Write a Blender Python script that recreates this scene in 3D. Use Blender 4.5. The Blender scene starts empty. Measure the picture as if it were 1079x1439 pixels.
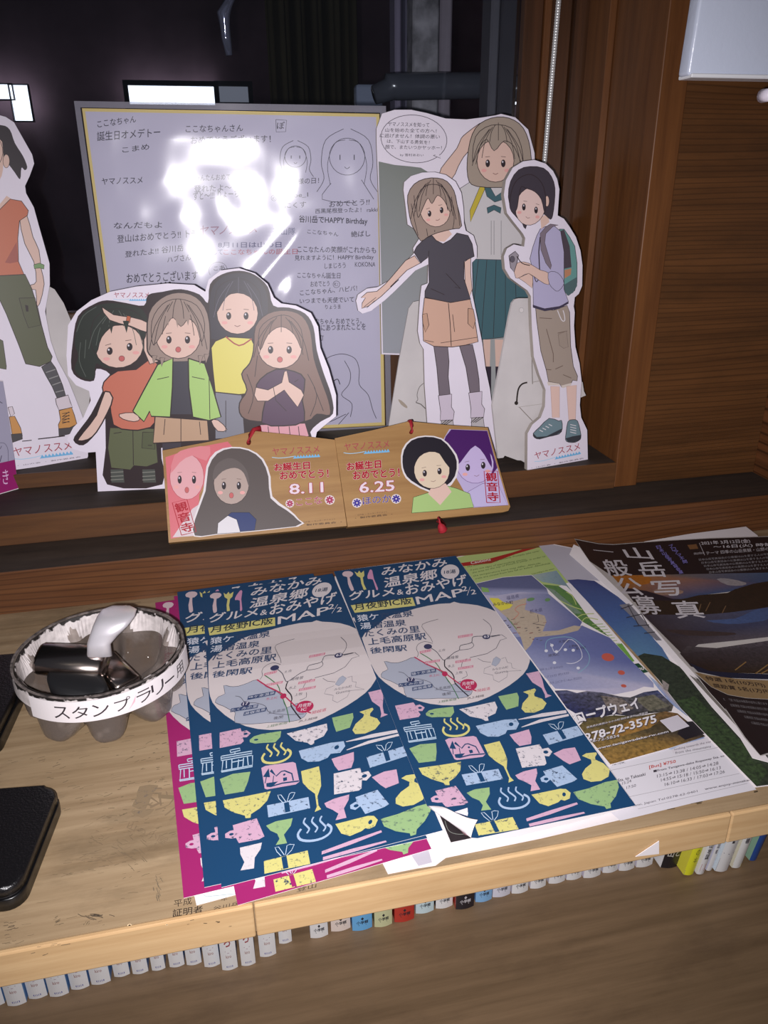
import bpy, bmesh, math, random
from mathutils import Vector, Matrix, noise
from mathutils.geometry import tessellate_polygon
random.seed(7)
S = bpy.context.scene
COL = S.collection

# ------------------------------------------------------------------ camera
F = 1081.0                     # focal length in pixels of the 1079 x 1439 frame
CX, CY, HC = 539.5, 719.5, 0.3016
RR = Matrix(((0.97624936, -0.21645606, -0.00916316),
             (0.09323487, 0.38157315, 0.91962448),
             (0.19556188, 0.89863714, -0.3926918)))      # rows: right, up, forward
CAM = Vector((0, 0, HC))
cd = bpy.data.cameras.new('camera'); cam = bpy.data.objects.new('camera', cd); COL.objects.link(cam)
cd.sensor_fit = 'VERTICAL'; cd.sensor_height = 24.0; cd.lens = 24.0 * F / 1439
cd.clip_start = 0.01; cd.clip_end = 30
M3 = Matrix((RR[0], RR[1], -RR[2])).transposed()
cam.matrix_world = Matrix.Translation(CAM) @ M3.to_4x4()
S.camera = cam

# ------------------------------------------------------------------ light
w = bpy.data.worlds.new('world'); S.world = w; w.use_nodes = True
w.node_tree.nodes['Background'].inputs[0].default_value = (0.75, 0.8, 1.0, 1)
w.node_tree.nodes['Background'].inputs[1].default_value = 0.06
ld = bpy.data.lights.new('flash', 'SPOT'); ld.energy = 16.5; ld.color = (1.0, 0.965, 0.995)
ld.spot_size = math.radians(112); ld.spot_blend = 1.0; ld.shadow_soft_size = 0.0035
fl = bpy.data.objects.new('flash', ld); COL.objects.link(fl)
fl.location = CAM + RR[0] * -0.012 + RR[1] * -0.008
fl.matrix_world = Matrix.Translation(fl.location) @ M3.to_4x4()
al = bpy.data.lights.new('area_fill', 'AREA'); al.energy = 1.0; al.shape = 'RECTANGLE'; al.size = 1.2; al.size_y = 0.6  # weak area fill added overhead, behind the viewpoint
al.color = (1.0, 0.93, 0.82)
ao = bpy.data.objects.new('area_fill', al); COL.objects.link(ao); ao.location = (-0.5, -0.7, 2.1)
ao.rotation_euler = (math.radians(-28), math.radians(-10), 0)
S.view_settings.view_transform = 'Standard'; S.view_settings.look = 'None'
S.view_settings.exposure = 0.0; S.view_settings.gamma = 1.0; S.view_settings.use_curve_mapping = False

# ------------------------------------------------------------------ helpers
def ray(px, py):
    return RR.transposed() @ Vector(((px - CX) / F, -(py - CY) / F, 1.0))
def onZ(px, py, z):
    d = ray(px, py); return CAM + d * ((z - HC) / d.z)
def onY(px, py, y):
    d = ray(px, py); return CAM + d * (y / d.y)
def project(P):
    c = RR @ (P - CAM); return (CX + F * c.x / c.z, CY - F * c.y / c.z)
def onP(px, py, P, n):
    d = ray(px, py); return CAM + d * ((P - CAM).dot(n) / d.dot(n))
def lin(c, k=1.0):
    return [min(.86, k * ((x / 255) / 12.92 if x / 255 <= .04045 else ((x / 255 + .055) / 1.055) ** 2.4)) for x in c[:3]]
K = 1.3
def C(ox, oy, s):              # crop coordinates -> photo pixels
    return lambda *p: [(ox + a / s, oy + b / s) for a, b in zip(p[0::2], p[1::2])]

def link(o, parent=None):
    COL.objects.link(o)
    if parent: o.parent = parent
    return o
def tag(o, label, cat, group=None):
    o['label'] = label; o['category'] = cat
    if group: o['group'] = group
    return o
def empty(name, loc, label, cat, group=None, rot=(0, 0, 0)):
    o = bpy.data.objects.new(name, None); o.location = loc; o.rotation_euler = rot; o.empty_display_size = .01
    link(o); return tag(o, label, cat, group)
def adopt(o, parent):          # keep world-space mesh under an Empty that has a location
    o.parent = parent
    o.matrix_parent_inverse = (Matrix.Translation(parent.location) @ parent.rotation_euler.to_matrix().to_4x4()).inverted()
    return o
def mesh_obj(name, verts, faces, mat, parent=None, smooth=False):
    me = bpy.data.meshes.new(name); me.from_pydata([tuple(v) for v in verts], [], faces)
    bm = bmesh.new(); bm.from_mesh(me); bmesh.ops.recalc_face_normals(bm, faces=bm.faces); bm.to_mesh(me); bm.free()
    me.materials.append(mat)
    if smooth:
        for p in me.polygons: p.use_smooth = True
    o = bpy.data.objects.new(name, me); COL.objects.link(o)
    if parent: adopt(o, parent)
    return o
def bm_obj(name, bm, mat, parent=None, smooth=False):
    bmesh.ops.recalc_face_normals(bm, faces=bm.faces)
    me = bpy.data.meshes.new(name); bm.to_mesh(me); bm.free(); me.materials.append(mat)
    if smooth:
        for p in me.polygons: p.use_smooth = True
    o = bpy.data.objects.new(name, me); COL.objects.link(o)
    if parent: adopt(o, parent)
    return o
def box(name, a, b, mat, parent=None, bevel=0.0, seg=2, rotz=0, piv=None):
    bm = bmesh.new(); bmesh.ops.create_cube(bm, size=1)
    for v in bm.verts:
        v.co = Vector([a[i] + (v.co[i] + .5) * (b[i] - a[i]) for i in range(3)])
    if bevel: bmesh.ops.bevel(bm, geom=bm.edges[:], offset=bevel, segments=seg, affect='EDGES', profile=.5)
    if rotz: bmesh.ops.rotate(bm, verts=bm.verts, cent=piv or a, matrix=Matrix.Rotation(rotz, 3, 'Z'))
    return bm_obj(name, bm, mat, parent, smooth=False)
def smoothpoly(pts, n=4, closed=True):
    m = len(pts); out = []
    rng = range(m) if closed else range(m - 1)
    for i in rng:
        g = (lambda k: pts[k % m]) if closed else (lambda k: pts[max(0, min(m - 1, k))])
        p0, p1, p2, p3 = g(i - 1), g(i), g(i + 1), g(i + 2)
        for j in range(n):
            t = j / n
            out.append(tuple(.5 * (2 * p1[k] + (p2[k] - p0[k]) * t + (2 * p0[k] - 5 * p1[k] + 4 * p2[k] - p3[k]) * t * t
                             + (3 * p1[k] - p0[k] - 3 * p2[k] + p3[k]) * t ** 3) for k in (0, 1)))
    if not closed: out.append(tuple(pts[-1]))
    return out
def tess(pts):
    return tessellate_polygon([[Vector((p[0], p[1], 0)) for p in pts]])

def tube(name, pts, r, mat, parent=None, n=8, closed=False):
    pts = [Vector(p) for p in pts]; verts = []; faces = []
    for i, p in enumerate(pts):
        a = pts[max(0, i - 1)]; b = pts[min(len(pts) - 1, i + 1)]; t = (b - a).normalized()
        u = t.cross(Vector((.3, .2, 1))).normalized(); v = t.cross(u)
        rr = r[i] if isinstance(r, (list, tuple)) else r
        for k in range(n):
            q = 2 * math.pi * k / n; verts.append(p + (u * math.cos(q) + v * math.sin(q)) * rr)
    for i in range(len(pts) - 1):
        for k in range(n):
            faces.append((i * n + k, i * n + (k + 1) % n, (i + 1) * n + (k + 1) % n, (i + 1) * n + k))
    faces.append(tuple(range(n))); faces.append(tuple((len(pts) - 1) * n + k for k in range(n)))
    return mesh_obj(name, verts, faces, mat, parent, True)

# ------------------------------------------------------------------ materials
def nodes(name):
    m = bpy.data.materials.new(name); m.use_nodes = True; nt = m.node_tree
    return m, nt, nt.nodes['Principled BSDF']
def N(nt, t, **kw):
    n = nt.nodes.new(t)
    for k, v in kw.items(): setattr(n, k, v)
    return n
def plain(name, col, rough=.5, metal=0, spec=.5, k=1.0, noisy=0.0, nscale=60, bump=0.0, bscale=300, alpha=1, trans=0):
    m, nt, b = nodes(name); c = lin(col, k)
    b.inputs['Base Color'].default_value = (*c, 1); b.inputs['Roughness'].default_value = rough
    b.inputs['Metallic'].default_value = metal; b.inputs['Specular IOR Level'].default_value = spec
    b.inputs['Transmission Weight'].default_value = trans; b.inputs['Alpha'].default_value = alpha
    tc = N(nt, 'ShaderNodeTexCoord')
    if noisy:
        nz = N(nt, 'ShaderNodeTexNoise'); nz.inputs['Scale'].default_value = nscale; nz.inputs['Detail'].default_value = 5
        nt.links.new(tc.outputs['Object'], nz.inputs['Vector'])
        mp = N(nt, 'ShaderNodeMapRange'); mp.inputs['From Min'].default_value = .3; mp.inputs['From Max'].default_value = .7
        mp.inputs['To Min'].default_value = 1 - noisy; mp.inputs['To Max'].default_value = 1 + noisy * .3
        nt.links.new(nz.outputs['Fac'], mp.inputs['Value'])
        mx = N(nt, 'ShaderNodeVectorMath', operation='SCALE'); mx.inputs[0].default_value = c
        nt.links.new(mp.outputs[0], mx.inputs['Scale']); nt.links.new(mx.outputs[0], b.inputs['Base Color'])
    if bump:
        nz = N(nt, 'ShaderNodeTexNoise'); nz.inputs['Scale'].default_value = bscale; nz.inputs['Detail'].default_value = 3
        nt.links.new(tc.outputs['Object'], nz.inputs['Vector'])
        bp = N(nt, 'ShaderNodeBump'); bp.inputs['Strength'].default_value = bump; bp.inputs['Distance'].default_value = .001
        nt.links.new(nz.outputs['Fac'], bp.inputs['Height']); nt.links.new(bp.outputs[0], b.inputs['Normal'])
    return m
def wood(name, c1, c2, c3, axis=0, fine=1.0, rings=0.0, rough=.55, dirt=0.0, ringscale=1.0, knots=0.0, k=K):
    """c1 main, c2 dark grain, c3 dirt; grain runs along the given axis"""
    m, nt, b = nodes(name); L = nt.links.new
    tc = N(nt, 'ShaderNodeTexCoord'); mp = N(nt, 'ShaderNodeMapping')
    sc = [1, 1, 1]; sc[axis] = .045
    mp.inputs['Scale'].default_value = sc; L(tc.outputs['Object'], mp.inputs['Vector'])
    n1 = N(nt, 'ShaderNodeTexNoise'); n1.inputs['Scale'].default_value = 260 * fine; n1.inputs['Detail'].default_value = 6
    n1.inputs['Roughness'].default_value = .65; L(mp.outputs[0], n1.inputs['Vector'])
    r1 = N(nt, 'ShaderNodeValToRGB'); r1.color_ramp.elements[0].position = .33; r1.color_ramp.elements[1].position = .66
    r1.color_ramp.elements[0].color = (*lin(c2, k), 1); r1.color_ramp.elements[1].color = (*lin(c1, k), 1)
    L(n1.outputs['Fac'], r1.inputs['Fac']); out = r1.outputs[0]
    if rings:
        mp2 = N(nt, 'ShaderNodeMapping'); s2 = [1, 1, 1]; s2[axis] = .12; mp2.inputs['Scale'].default_value = s2
        L(tc.outputs['Object'], mp2.inputs['Vector'])
        nd = N(nt, 'ShaderNodeTexNoise'); nd.inputs['Scale'].default_value = 14; nd.inputs['Detail'].default_value = 2
        L(mp2.outputs[0], nd.inputs['Vector'])
        ad = N(nt, 'ShaderNodeMath', operation='MULTIPLY_ADD'); ad.inputs[1].default_value = .055 * ringscale
        sx = N(nt, 'ShaderNodeSeparateXYZ'); L(tc.outputs['Object'], sx.inputs[0])
        L(nd.outputs['Fac'], ad.inputs[0]); L(sx.outputs['Z' if axis != 2 else 'X'], ad.inputs[2])
        ml = N(nt, 'ShaderNodeMath', operation='MULTIPLY'); ml.inputs[1].default_value = 900 * (1 / ringscale); L(ad.outputs[0], ml.inputs[0])
        sn = N(nt, 'ShaderNodeMath', operation='SINE'); L(ml.outputs[0], sn.inputs[0])
        rr = N(nt, 'ShaderNodeValToRGB'); rr.color_ramp.elements[0].position = .55; rr.color_ramp.elements[1].position = 1.0
        rr.color_ramp.elements[0].color = (0, 0, 0, 1); rr.color_ramp.elements[1].color = (rings, rings, rings, 1)
        L(sn.outputs[0], rr.inputs[0])
        mx = N(nt, 'ShaderNodeMix', data_type='RGBA'); L(rr.outputs[0], mx.inputs[0]); L(out, mx.inputs[6])
        mx.inputs[7].default_value = (*lin(c2, k * .6), 1); out = mx.outputs[2]
    if knots:
        vo = N(nt, 'ShaderNodeTexVoronoi'); vo.inputs['Scale'].default_value = 9
        mp3 = N(nt, 'ShaderNodeMapping'); s3 = [1, 1, 1]; s3[axis] = .5; mp3.inputs['Scale'].default_value = s3
        L(tc.outputs['Object'], mp3.inputs['Vector']); L(mp3.outputs[0], vo.inputs['Vector'])
        rk = N(nt, 'ShaderNodeValToRGB'); rk.color_ramp.elements[0].position = .02; rk.color_ramp.elements[1].position = .09
        rk.color_ramp.elements[0].color = (knots, knots, knots, 1); rk.color_ramp.elements[1].color = (0, 0, 0, 1)
        L(vo.outputs['Distance'], rk.inputs[0])
        mx = N(nt, 'ShaderNodeMix', data_type='RGBA'); L(rk.outputs[0], mx.inputs[0]); L(out, mx.inputs[6])
        mx.inputs[7].default_value = (*lin(c2, k * .3), 1); out = mx.outputs[2]
    if dirt:
        nd = N(nt, 'ShaderNodeTexNoise'); nd.inputs['Scale'].default_value = 22; nd.inputs['Detail'].default_value = 7
        nd.inputs['Roughness'].default_value = .7
        mp4 = N(nt, 'ShaderNodeMapping'); s4 = [1, 1, 1]; s4[axis] = .4; mp4.inputs['Scale'].default_value = s4
        L(tc.outputs['Object'], mp4.inputs['Vector']); L(mp4.outputs[0], nd.inputs['Vector'])
        rd = N(nt, 'ShaderNodeValToRGB'); rd.color_ramp.elements[0].position = .5; rd.color_ramp.elements[1].position = .78
        rd.color_ramp.elements[0].color = (0, 0, 0, 1); rd.color_ramp.elements[1].color = (dirt, dirt, dirt, 1)
        L(nd.outputs['Fac'], rd.inputs[0])
        mx = N(nt, 'ShaderNodeMix', data_type='RGBA'); L(rd.outputs[0], mx.inputs[0]); L(out, mx.inputs[6])
        mx.inputs[7].default_value = (*lin(c3, k), 1); out = mx.outputs[2]
    L(out, b.inputs['Base Color']); b.inputs['Roughness'].default_value = rough
    bp = N(nt, 'ShaderNodeBump'); bp.inputs['Strength'].default_value = .25; bp.inputs['Distance'].default_value = .0004
    L(n1.outputs['Fac'], bp.inputs['Height']); L(bp.outputs[0], b.inputs['Normal'])
    return m
def printmat(name, rough=.45, spec=.4, coat=0.0, tex=.0, speck=False):
    """flat print: vertex colour, alpha = amount of speckle in that area"""
    m, nt, b = nodes(name); L = nt.links.new
    at = N(nt, 'ShaderNodeVertexColor', layer_name='Col')
    tc = N(nt, 'ShaderNodeTexCoord')
    nz = N(nt, 'ShaderNodeTexNoise'); nz.inputs['Scale'].default_value = 420; nz.inputs['Detail'].default_value = 4; nz.inputs['Roughness'].default_value = .7
    L(tc.outputs['Object'], nz.inputs['Vector'])
    mp = N(nt, 'ShaderNodeMapRange'); mp.inputs['From Min'].default_value = .56; mp.inputs['From Max'].default_value = .66
    mp.inputs['To Min'].default_value = 0; mp.inputs['To Max'].default_value = 1
    if not speck: mp.inputs['From Min'].default_value = .35; mp.inputs['From Max'].default_value = .7
    L(nz.outputs['Fac'], mp.inputs['Value'])
    ml = N(nt, 'ShaderNodeMath', operation='MULTIPLY'); L(mp.outputs[0], ml.inputs[0]); L(at.outputs['Alpha'], ml.inputs[1])
    mx = N(nt, 'ShaderNodeMix', data_type='RGBA'); L(ml.outputs[0], mx.inputs[0]); L(at.outputs['Color'], mx.inputs[6])
    mx.inputs[7].default_value = (.03, .05, .09, 1) if speck else (.01, .012, .01, 1)
    L(mx.outputs[2], b.inputs['Base Color']); b.inputs['Roughness'].default_value = rough
    b.inputs['Specular IOR Level'].default_value = spec; b.inputs['Coat Weight'].default_value = coat; b.inputs['Coat Roughness'].default_value = .12
    return m
MP_CARD = printmat('card_print', .42, .35)
MP_PAPER = printmat('leaflet_print', .5, .3, speck=True)
MP_PHOTO = printmat('photo_print', .38, .45)
M_CARD = plain('white_card', (208, 200, 212), .5, k=K, noisy=.03, nscale=30)
M_CARDEDGE = plain('card_edge', (150, 142, 135), .8, k=K, noisy=.1)
M_CARDBACK = plain('card_back', (196, 190, 190), .7, k=1.15, noisy=.12, nscale=26)
M_PAPER = plain('paper', (212, 205, 206), .6, k=1.08)

# ------------------------------------------------------------------ print art
_tc = {}
def text_mesh(s, bold=0.0):
    key = (s, bold)
    if key in _tc: return _tc[key]
    c = bpy.data.curves.new('t', 'FONT'); c.body = s; c.resolution_u = 2; c.offset = bold; c.dimensions = '2D'; c.fill_mode = 'FRONT'
    o = bpy.data.objects.new('t', c); COL.objects.link(o); dg = bpy.context.evaluated_depsgraph_get(); dg.update()
    e = o.evaluated_get(dg); m = e.to_mesh()
    vs = [(v.co.x, v.co.y) for v in m.vertices]; fs = [tuple(p.vertices) for p in m.polygons]
    e.to_mesh_clear(); bpy.data.objects.remove(o); bpy.data.curves.remove(c)
    if not vs: vs, fs = [(0, 0)], []
    x0 = min(v[0] for v in vs); x1 = max(v[0] for v in vs); y0 = min(v[1] for v in vs); y1 = max(v[1] for v in vs)
    vs = [((x - x0) / max(1e-6, x1 - x0), (y - y0) / max(1e-6, y1 - y0)) for x, y in vs]
    _tc[key] = (vs, fs, (x1 - x0) / max(1e-6, y1 - y0)); return _tc[key]

class Art:
    """flat print described in photo pixels; built on a Sheet"""
    def __init__(s, k=K): s.it = []; s.l = 0; s.k = k
    def poly(s, pts, col, tex=0, sm=0, out=None, ow=1.0, k=K):
        s.l += 1; k = k if k != K else s.k
        if sm: pts = smoothpoly(pts, sm)
        s.it.append(('p', pts, [(*lin(c, k), tex) for c in col] if isinstance(col, list) else (*lin(col, k), tex), s.l))
        if out is not None: s.line(pts + [pts[0]], ow, out)
        return s
    def ell(s, cx, cy, rx, ry, col, rot=0, tex=0, out=None, ow=1, n=20):
        ca, sa = math.cos(math.radians(rot)), math.sin(math.radians(rot))
        pts = [(cx + ca * rx * math.cos(t) - sa * ry * math.sin(t), cy + sa * rx * math.cos(t) + ca * ry * math.sin(t))
               for t in [2 * math.pi * i / n for i in range(n)]]
        return s.poly(pts, col, tex, 0, out, ow)
    def line(s, pts, w, col, sm=0, k=K):
        k = k if k != K else s.k
        if sm: pts = smoothpoly(pts, sm, False)
        V = []; Fc = []
        for i, p in enumerate(pts):
            a = pts[max(0, i - 1)]; b = pts[min(len(pts) - 1, i + 1)]
            dx, dy = b[0] - a[0], b[1] - a[1]; d = math.hypot(dx, dy) or 1
            nx, ny = -dy / d * w / 2, dx / d * w / 2
            V += [(p[0] + nx, p[1] + ny), (p[0] - nx, p[1] - ny)]
        for i in range(len(pts) - 1): Fc.append((2 * i, 2 * i + 1, 2 * i + 3, 2 * i + 2))
        s.it.append(('m', V, Fc, (*lin(col, k), 0), s.l + .6)); return s
    def text(s, t, p0, p1, p2, col, bold=0.0, k=K, hand=0.0, up=.8):
        """p0 bottom-left, p1 bottom-right, p2 top-left of the inked box"""
        k = k if k != K else s.k
        if len(t) == 1 and t in '一ー':       # a flat stroke keeps its thin shape
            u = .40; p0 = (p0[0] + (p2[0] - p0[0]) * u, p0[1] + (p2[1] - p0[1]) * u); p2 = (p0[0] + (p2[0] - p0[0]) * .2, p0[1] + (p2[1] - p0[1]) * .2)
        vs, fs, ar = text_mesh(t, 0.0)
        ax, ay = p1[0] - p0[0], p1[1] - p0[1]; bx, by = p2[0] - p0[0], p2[1] - p0[1]
        V = [(p0[0] + ax * u + bx * v, p0[1] + ay * u + by * v) for u, v in vs]
        if hand:
            V = [(x + hand * (noise.noise((x * .09, y * .09, 1.7))), y + hand * noise.noise((x * .09, y * .09, 5.1))) for x, y in V]
        s.it.append(('m', V, fs, (*lin(col, k), 0), s.l + up))
        if bold > 0:                          # weight: the same letters laid down again, slightly shifted
            dv = bold * .85; du = dv / max(.2, ar)
            for q, r in ((1, .4), (-1, -.4), (.4, -1), (-.4, 1)) if bold < .03 else ((1, 0), (.7, .7), (0, 1), (-.7, .7), (-1, 0), (-.7, -.7), (0, -1), (.7, -.7)):
                ox, oy = ax * du * q + bx * dv * r, ay * du * q + by * dv * r
                s.it.append(('m', [(x + ox, y + oy) for x, y in V], fs, (*lin(col, k), 0), s.l + up))
        return s
    def mapped(s, f):
        a = Art(); a.l = s.l
        for it in s.it: a.it.append((it[0], [f(*p) for p in it[1]], *it[2:]))
        return a
    def build(s, name, sheet, mat, parent=None, cuts=(), dz=.00003, base=.00006, front=None, clip=None):
        bm = bmesh.new(); bm.verts.layers.float.new('lay'); bm.verts.layers.float_color.new('vc')
        lay = bm.verts.layers.float['lay']; cl = bm.verts.layers.float_color['vc']
        boxes = []; its = []       # painter's order: each piece sits just above what it overlaps
        for it in s.it:
            xs = [p[0] for p in it[1]]; ys = [p[1] for p in it[1]]; b_ = (min(xs), max(xs), min(ys), max(ys))
            l_ = 1 + max([q[4] for q in boxes if q[0] < b_[1] and b_[0] < q[1] and q[2] < b_[3] and b_[2] < q[3]], default=0)
            boxes.append((*b_, l_)); its.append((*it[:-1], l_))
        dz = .000012; base = max(base, .00004)
        for it in its:
            if it[0] == 'p':
                pts, col, L = it[1:]; tri = tess(pts); tex = None
                vs = []
                for i, p in enumerate(pts):
                    v = bm.verts.new((p[0], p[1], 0)); v[lay] = L; v[cl] = col[i % len(col)] if isinstance(col, list) else col; vs.append(v)
                for t in tri:
                    try: bm.faces.new([vs[i] for i in t])
                    except ValueError: pass
            else:
                V, Fc, col, L = it[1:]; vs = []
                for p in V:
                    v = bm.verts.new((p[0], p[1], 0)); v[lay] = L; v[cl] = col; vs.append(v)
                for f in Fc:
                    try: bm.faces.new([vs[i] for i in f])
                    except ValueError: pass
        if clip:
            n = len(clip); ar = sum(clip[i][0] * clip[(i + 1) % n][1] - clip[(i + 1) % n][0] * clip[i][1] for i in range(n))
            for i in range(n):
                (x0, y0), (x1, y1) = clip[i], clip[(i + 1) % n]; sg = 1 if ar > 0 else -1
                bmesh.ops.bisect_plane(bm, geom=bm.verts[:] + bm.edges[:] + bm.faces[:], plane_co=(x0, y0, 0), plane_no=((y1 - y0) * sg, -(x1 - x0) * sg, 0), clear_outer=True, dist=1e-5)
        bisect(bm, sheet, cuts)
        bm.verts.ensure_lookup_table(); bm.verts.index_update()
        V = []; cols = []
        for v in bm.verts:
            V.append(sheet.pos(v.co.x, v.co.y, base + v[lay] * dz)); cols.append(tuple(v[cl]))
        faces = [[v.index for v in f.verts] for f in bm.faces]; bm.free()
        me = bpy.data.meshes.new(name); me.from_pydata([tuple(v) for v in V], [], faces)
        # every face towards the viewer side of the sheet
        fn = front or sheet.n
        bm = bmesh.new(); bm.from_mesh(me)
        for f in bm.faces:
            f.normal_update()
            if f.normal.dot(fn) < 0: f.normal_flip()
        bm.to_mesh(me); bm.free()
        ca = me.color_attributes.new('Col', 'FLOAT_COLOR', 'POINT')
        flat = [x for c in cols for x in c]; ca.data.foreach_set('color', flat)
        me.materials.append(mat)
        o = bpy.data.objects.new(name, me); COL.objects.link(o)
        if parent: adopt(o, parent)
        return o

class Plane:                   # flat sheet standing in the room
    def __init__(s, P0, P1, lean):      # two points of the foot line, lean back in degrees
        s.P = Vector(P0); d = (Vector(P1) - s.P); d.z = 0; d.normalize(); nf = Vector((d.y, -d.x, 0))
        a = math.radians(lean); s.n = (nf * math.cos(a) + Vector((0, 0, 1)) * math.sin(a)).normalized()
    def pos(s, px, py, h=0): return onP(px, py, s.P, s.n) + s.n * h
    def back(s, d):
        q = Plane.__new__(Plane); q.P = s.P - s.n * d; q.n = s.n; return q
class Flat:                    # paper lying on the counter: a surface bent along one direction, in exact plane strips
    def __init__(s, z, curl=.006, bumps=(), d=(0, 1), o=(0, 0), prof=None):
        s.n = Vector((0, 0, 1)); s.d = Vector((d[0], d[1])).normalized(); s.o = Vector(o)
        if prof: s.S, s.Z = [p[0] for p in prof], [p[1] for p in prof]
        else:
            s.S = [.20] + [.28 + .01 * i for i in range(31)] + [.70]
            s.Z = [z + curl * max(0, (y - .45) / .115) ** 2 + sum(a_ * math.exp(-((y - c_) / w_) ** 2) for c_, a_, w_ in bumps) for y in s.S]
    def pos(s, px, py, h=0):
        r = ray(px, py); rd = r.x * s.d.x + r.y * s.d.y; c0 = -(s.o.dot(s.d)); best = None
        for k in range(len(s.S) - 1):
            m = (s.Z[k + 1] - s.Z[k]) / (s.S[k + 1] - s.S[k])
            # HC + t r.z = Zk + h + m (c0 + t rd - Sk)
            t = (s.Z[k] + h + m * (c0 - s.S[k]) - HC) / (r.z - m * rd); u = c0 + t * rd
            e = max(s.S[k] - u, u - s.S[k + 1], 0)
            if best is None or e < best[0]: best = (e, t)
            if e == 0: break
        return CAM + r * best[1]
    def lines(s):
        out = []; q = Vector((-s.d.y, s.d.x))
        for S_, Z_ in zip(s.S[1:-1], s.Z[1:-1]):
            P = [project(Vector(((s.o + s.d * S_ + q * w_).x, (s.o + s.d * S_ + q * w_).y, Z_))) for w_ in (-.15, .25)]
            dx, dy = P[1][0] - P[0][0], P[1][1] - P[0][1]
            out.append(((P[0][0], P[0][1], 0), (-dy, dx, 0)))
        return out
def bisect(bm, sheet, xs=()):
    for co, no in (sheet.lines() if hasattr(sheet, 'lines') else []):
        bmesh.ops.bisect_plane(bm, geom=bm.verts[:] + bm.edges[:] + bm.faces[:], plane_co=co, plane_no=no, dist=1e-5)
    for x in xs: bmesh.ops.bisect_plane(bm, geom=bm.verts[:] + bm.edges[:] + bm.faces[:], plane_co=(x, 0, 0), plane_no=(1, 0, 0), dist=1e-6)

def card(name, pts, sheet, th, mat, parent=None, edge=None, sm=0):
    """solid sheet cut to an outline: front face, back face and cut edge"""
    if sm: pts = smoothpoly(pts, sm)
    n = len(pts); V = [sheet.pos(x, y, 0) for x, y in pts]; B = [v - sheet.n * th for v in V]
    tri = [tuple(t) for t in tess(pts)]
    faces = tri + [tuple(i + n for i in reversed(t)) for t in tri] + [(i, (i + 1) % n, (i + 1) % n + n, i + n) for i in range(n)]
    o = mesh_obj(name, V + B, faces, mat, parent)
    if edge:
        o.data.materials.append(edge)
        for p in o.data.polygons[len(tri):]: p.material_index = 1
    return o
def sheetpaper(name, pts, sheet, mat, parent=None, th=.00025, cuts=()):
    """thin paper with the same cut lines as its print"""
    bm = bmesh.new(); vs = [bm.verts.new((x, y, 0)) for x, y in pts]
    for t in tess(pts):
        try: bm.faces.new([vs[i] for i in t])
        except ValueError: pass
    bisect(bm, sheet, cuts)
    for v in bm.verts: v.co = sheet.pos(v.co.x, v.co.y, 0)
    bm.normal_update()
    for f in bm.faces:
        if f.normal.dot(sheet.n) < 0: f.normal_flip()
    r = bmesh.ops.extrude_face_region(bm, geom=bm.faces[:])
    for v in [g for g in r['geom'] if isinstance(g, bmesh.types.BMVert)]: v.co -= sheet.n * th
    return bm_obj(name, bm, mat, parent)

LOGO_R, LOGO_B, INK = (150, 60, 72), (70, 140, 185), (38, 32, 36)
def logo(a, p0, p1, p2, t='ヤマノススメ'):
    """red-brown title with a pale wave and a row of small blue peaks beneath"""
    a.text(t, p0, p1, p2, LOGO_R, .004)
    ax, ay = p1[0] - p0[0], p1[1] - p0[1]; bx, by = p2[0] - p0[0], p2[1] - p0[1]
    q = lambda u, v: (p0[0] + ax * u + bx * v, p0[1] + ay * u + by * v)
    a.line([q(-.02, -.25), q(.12, -.42), q(.3, -.4), q(.45, -.3)], abs(by) * .06 + .2, (150, 190, 215), sm=3)
    z = []
    for i in range(9): z += [q(.44 + i * .062, -.5), q(.44 + i * .062 + .031, -.18)]
    z += [q(1.0, -.5), q(1.0, -.62), q(.42, -.62)]
    a.poly(z, (105, 165, 205))
# ================================================================== the setting
W_TOP = wood('counter_wood', (166, 143, 112), (138, 115, 86), (84, 70, 52), 0, .55, rough=.5, dirt=.75, k=.95)
W_EDGE = wood('fascia_wood', (180, 151, 112), (158, 126, 88), (120, 92, 62), 0, .5, rough=.45, dirt=.25, k=1.3)
W_RAIL = wood('rail_wood', (126, 80, 46), (100, 60, 34), (60, 38, 24), 0, .5, rings=.65, rough=.45, ringscale=.6, k=.66)
W_STEP = wood('step_wood', (112, 72, 38), (84, 52, 28), (50, 38, 24), 0, .5, rough=.5, dirt=.3, k=.85)
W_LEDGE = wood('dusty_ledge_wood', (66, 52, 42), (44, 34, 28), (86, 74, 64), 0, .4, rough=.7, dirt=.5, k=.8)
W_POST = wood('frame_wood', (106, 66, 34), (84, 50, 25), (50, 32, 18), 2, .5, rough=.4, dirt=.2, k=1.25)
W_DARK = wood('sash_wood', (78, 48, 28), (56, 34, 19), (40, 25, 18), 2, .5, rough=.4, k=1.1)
W_PANEL = wood('cedar_panel_wood', (92, 58, 30), (70, 43, 21), (44, 30, 16), 0, .35, rings=.6, rough=.42, dirt=.5, ringscale=.62, knots=.9, k=1.3)
W_WALLR = wood('side_board_wood', (104, 62, 34), (66, 38, 18), (46, 26, 16), 1, .35, rings=.9, rough=.45, dirt=.2, ringscale=1.6, k=1.35)
W_LOW = wood('lower_shelf_wood', (122, 99, 74), (100, 80, 58), (66, 50, 38), 0, .4, rough=.5, dirt=.5, k=1.4)
M_BLACKROOM = plain('dark_room_wall', (120, 96, 104), .9, noisy=.5, nscale=3, k=1.6)

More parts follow.
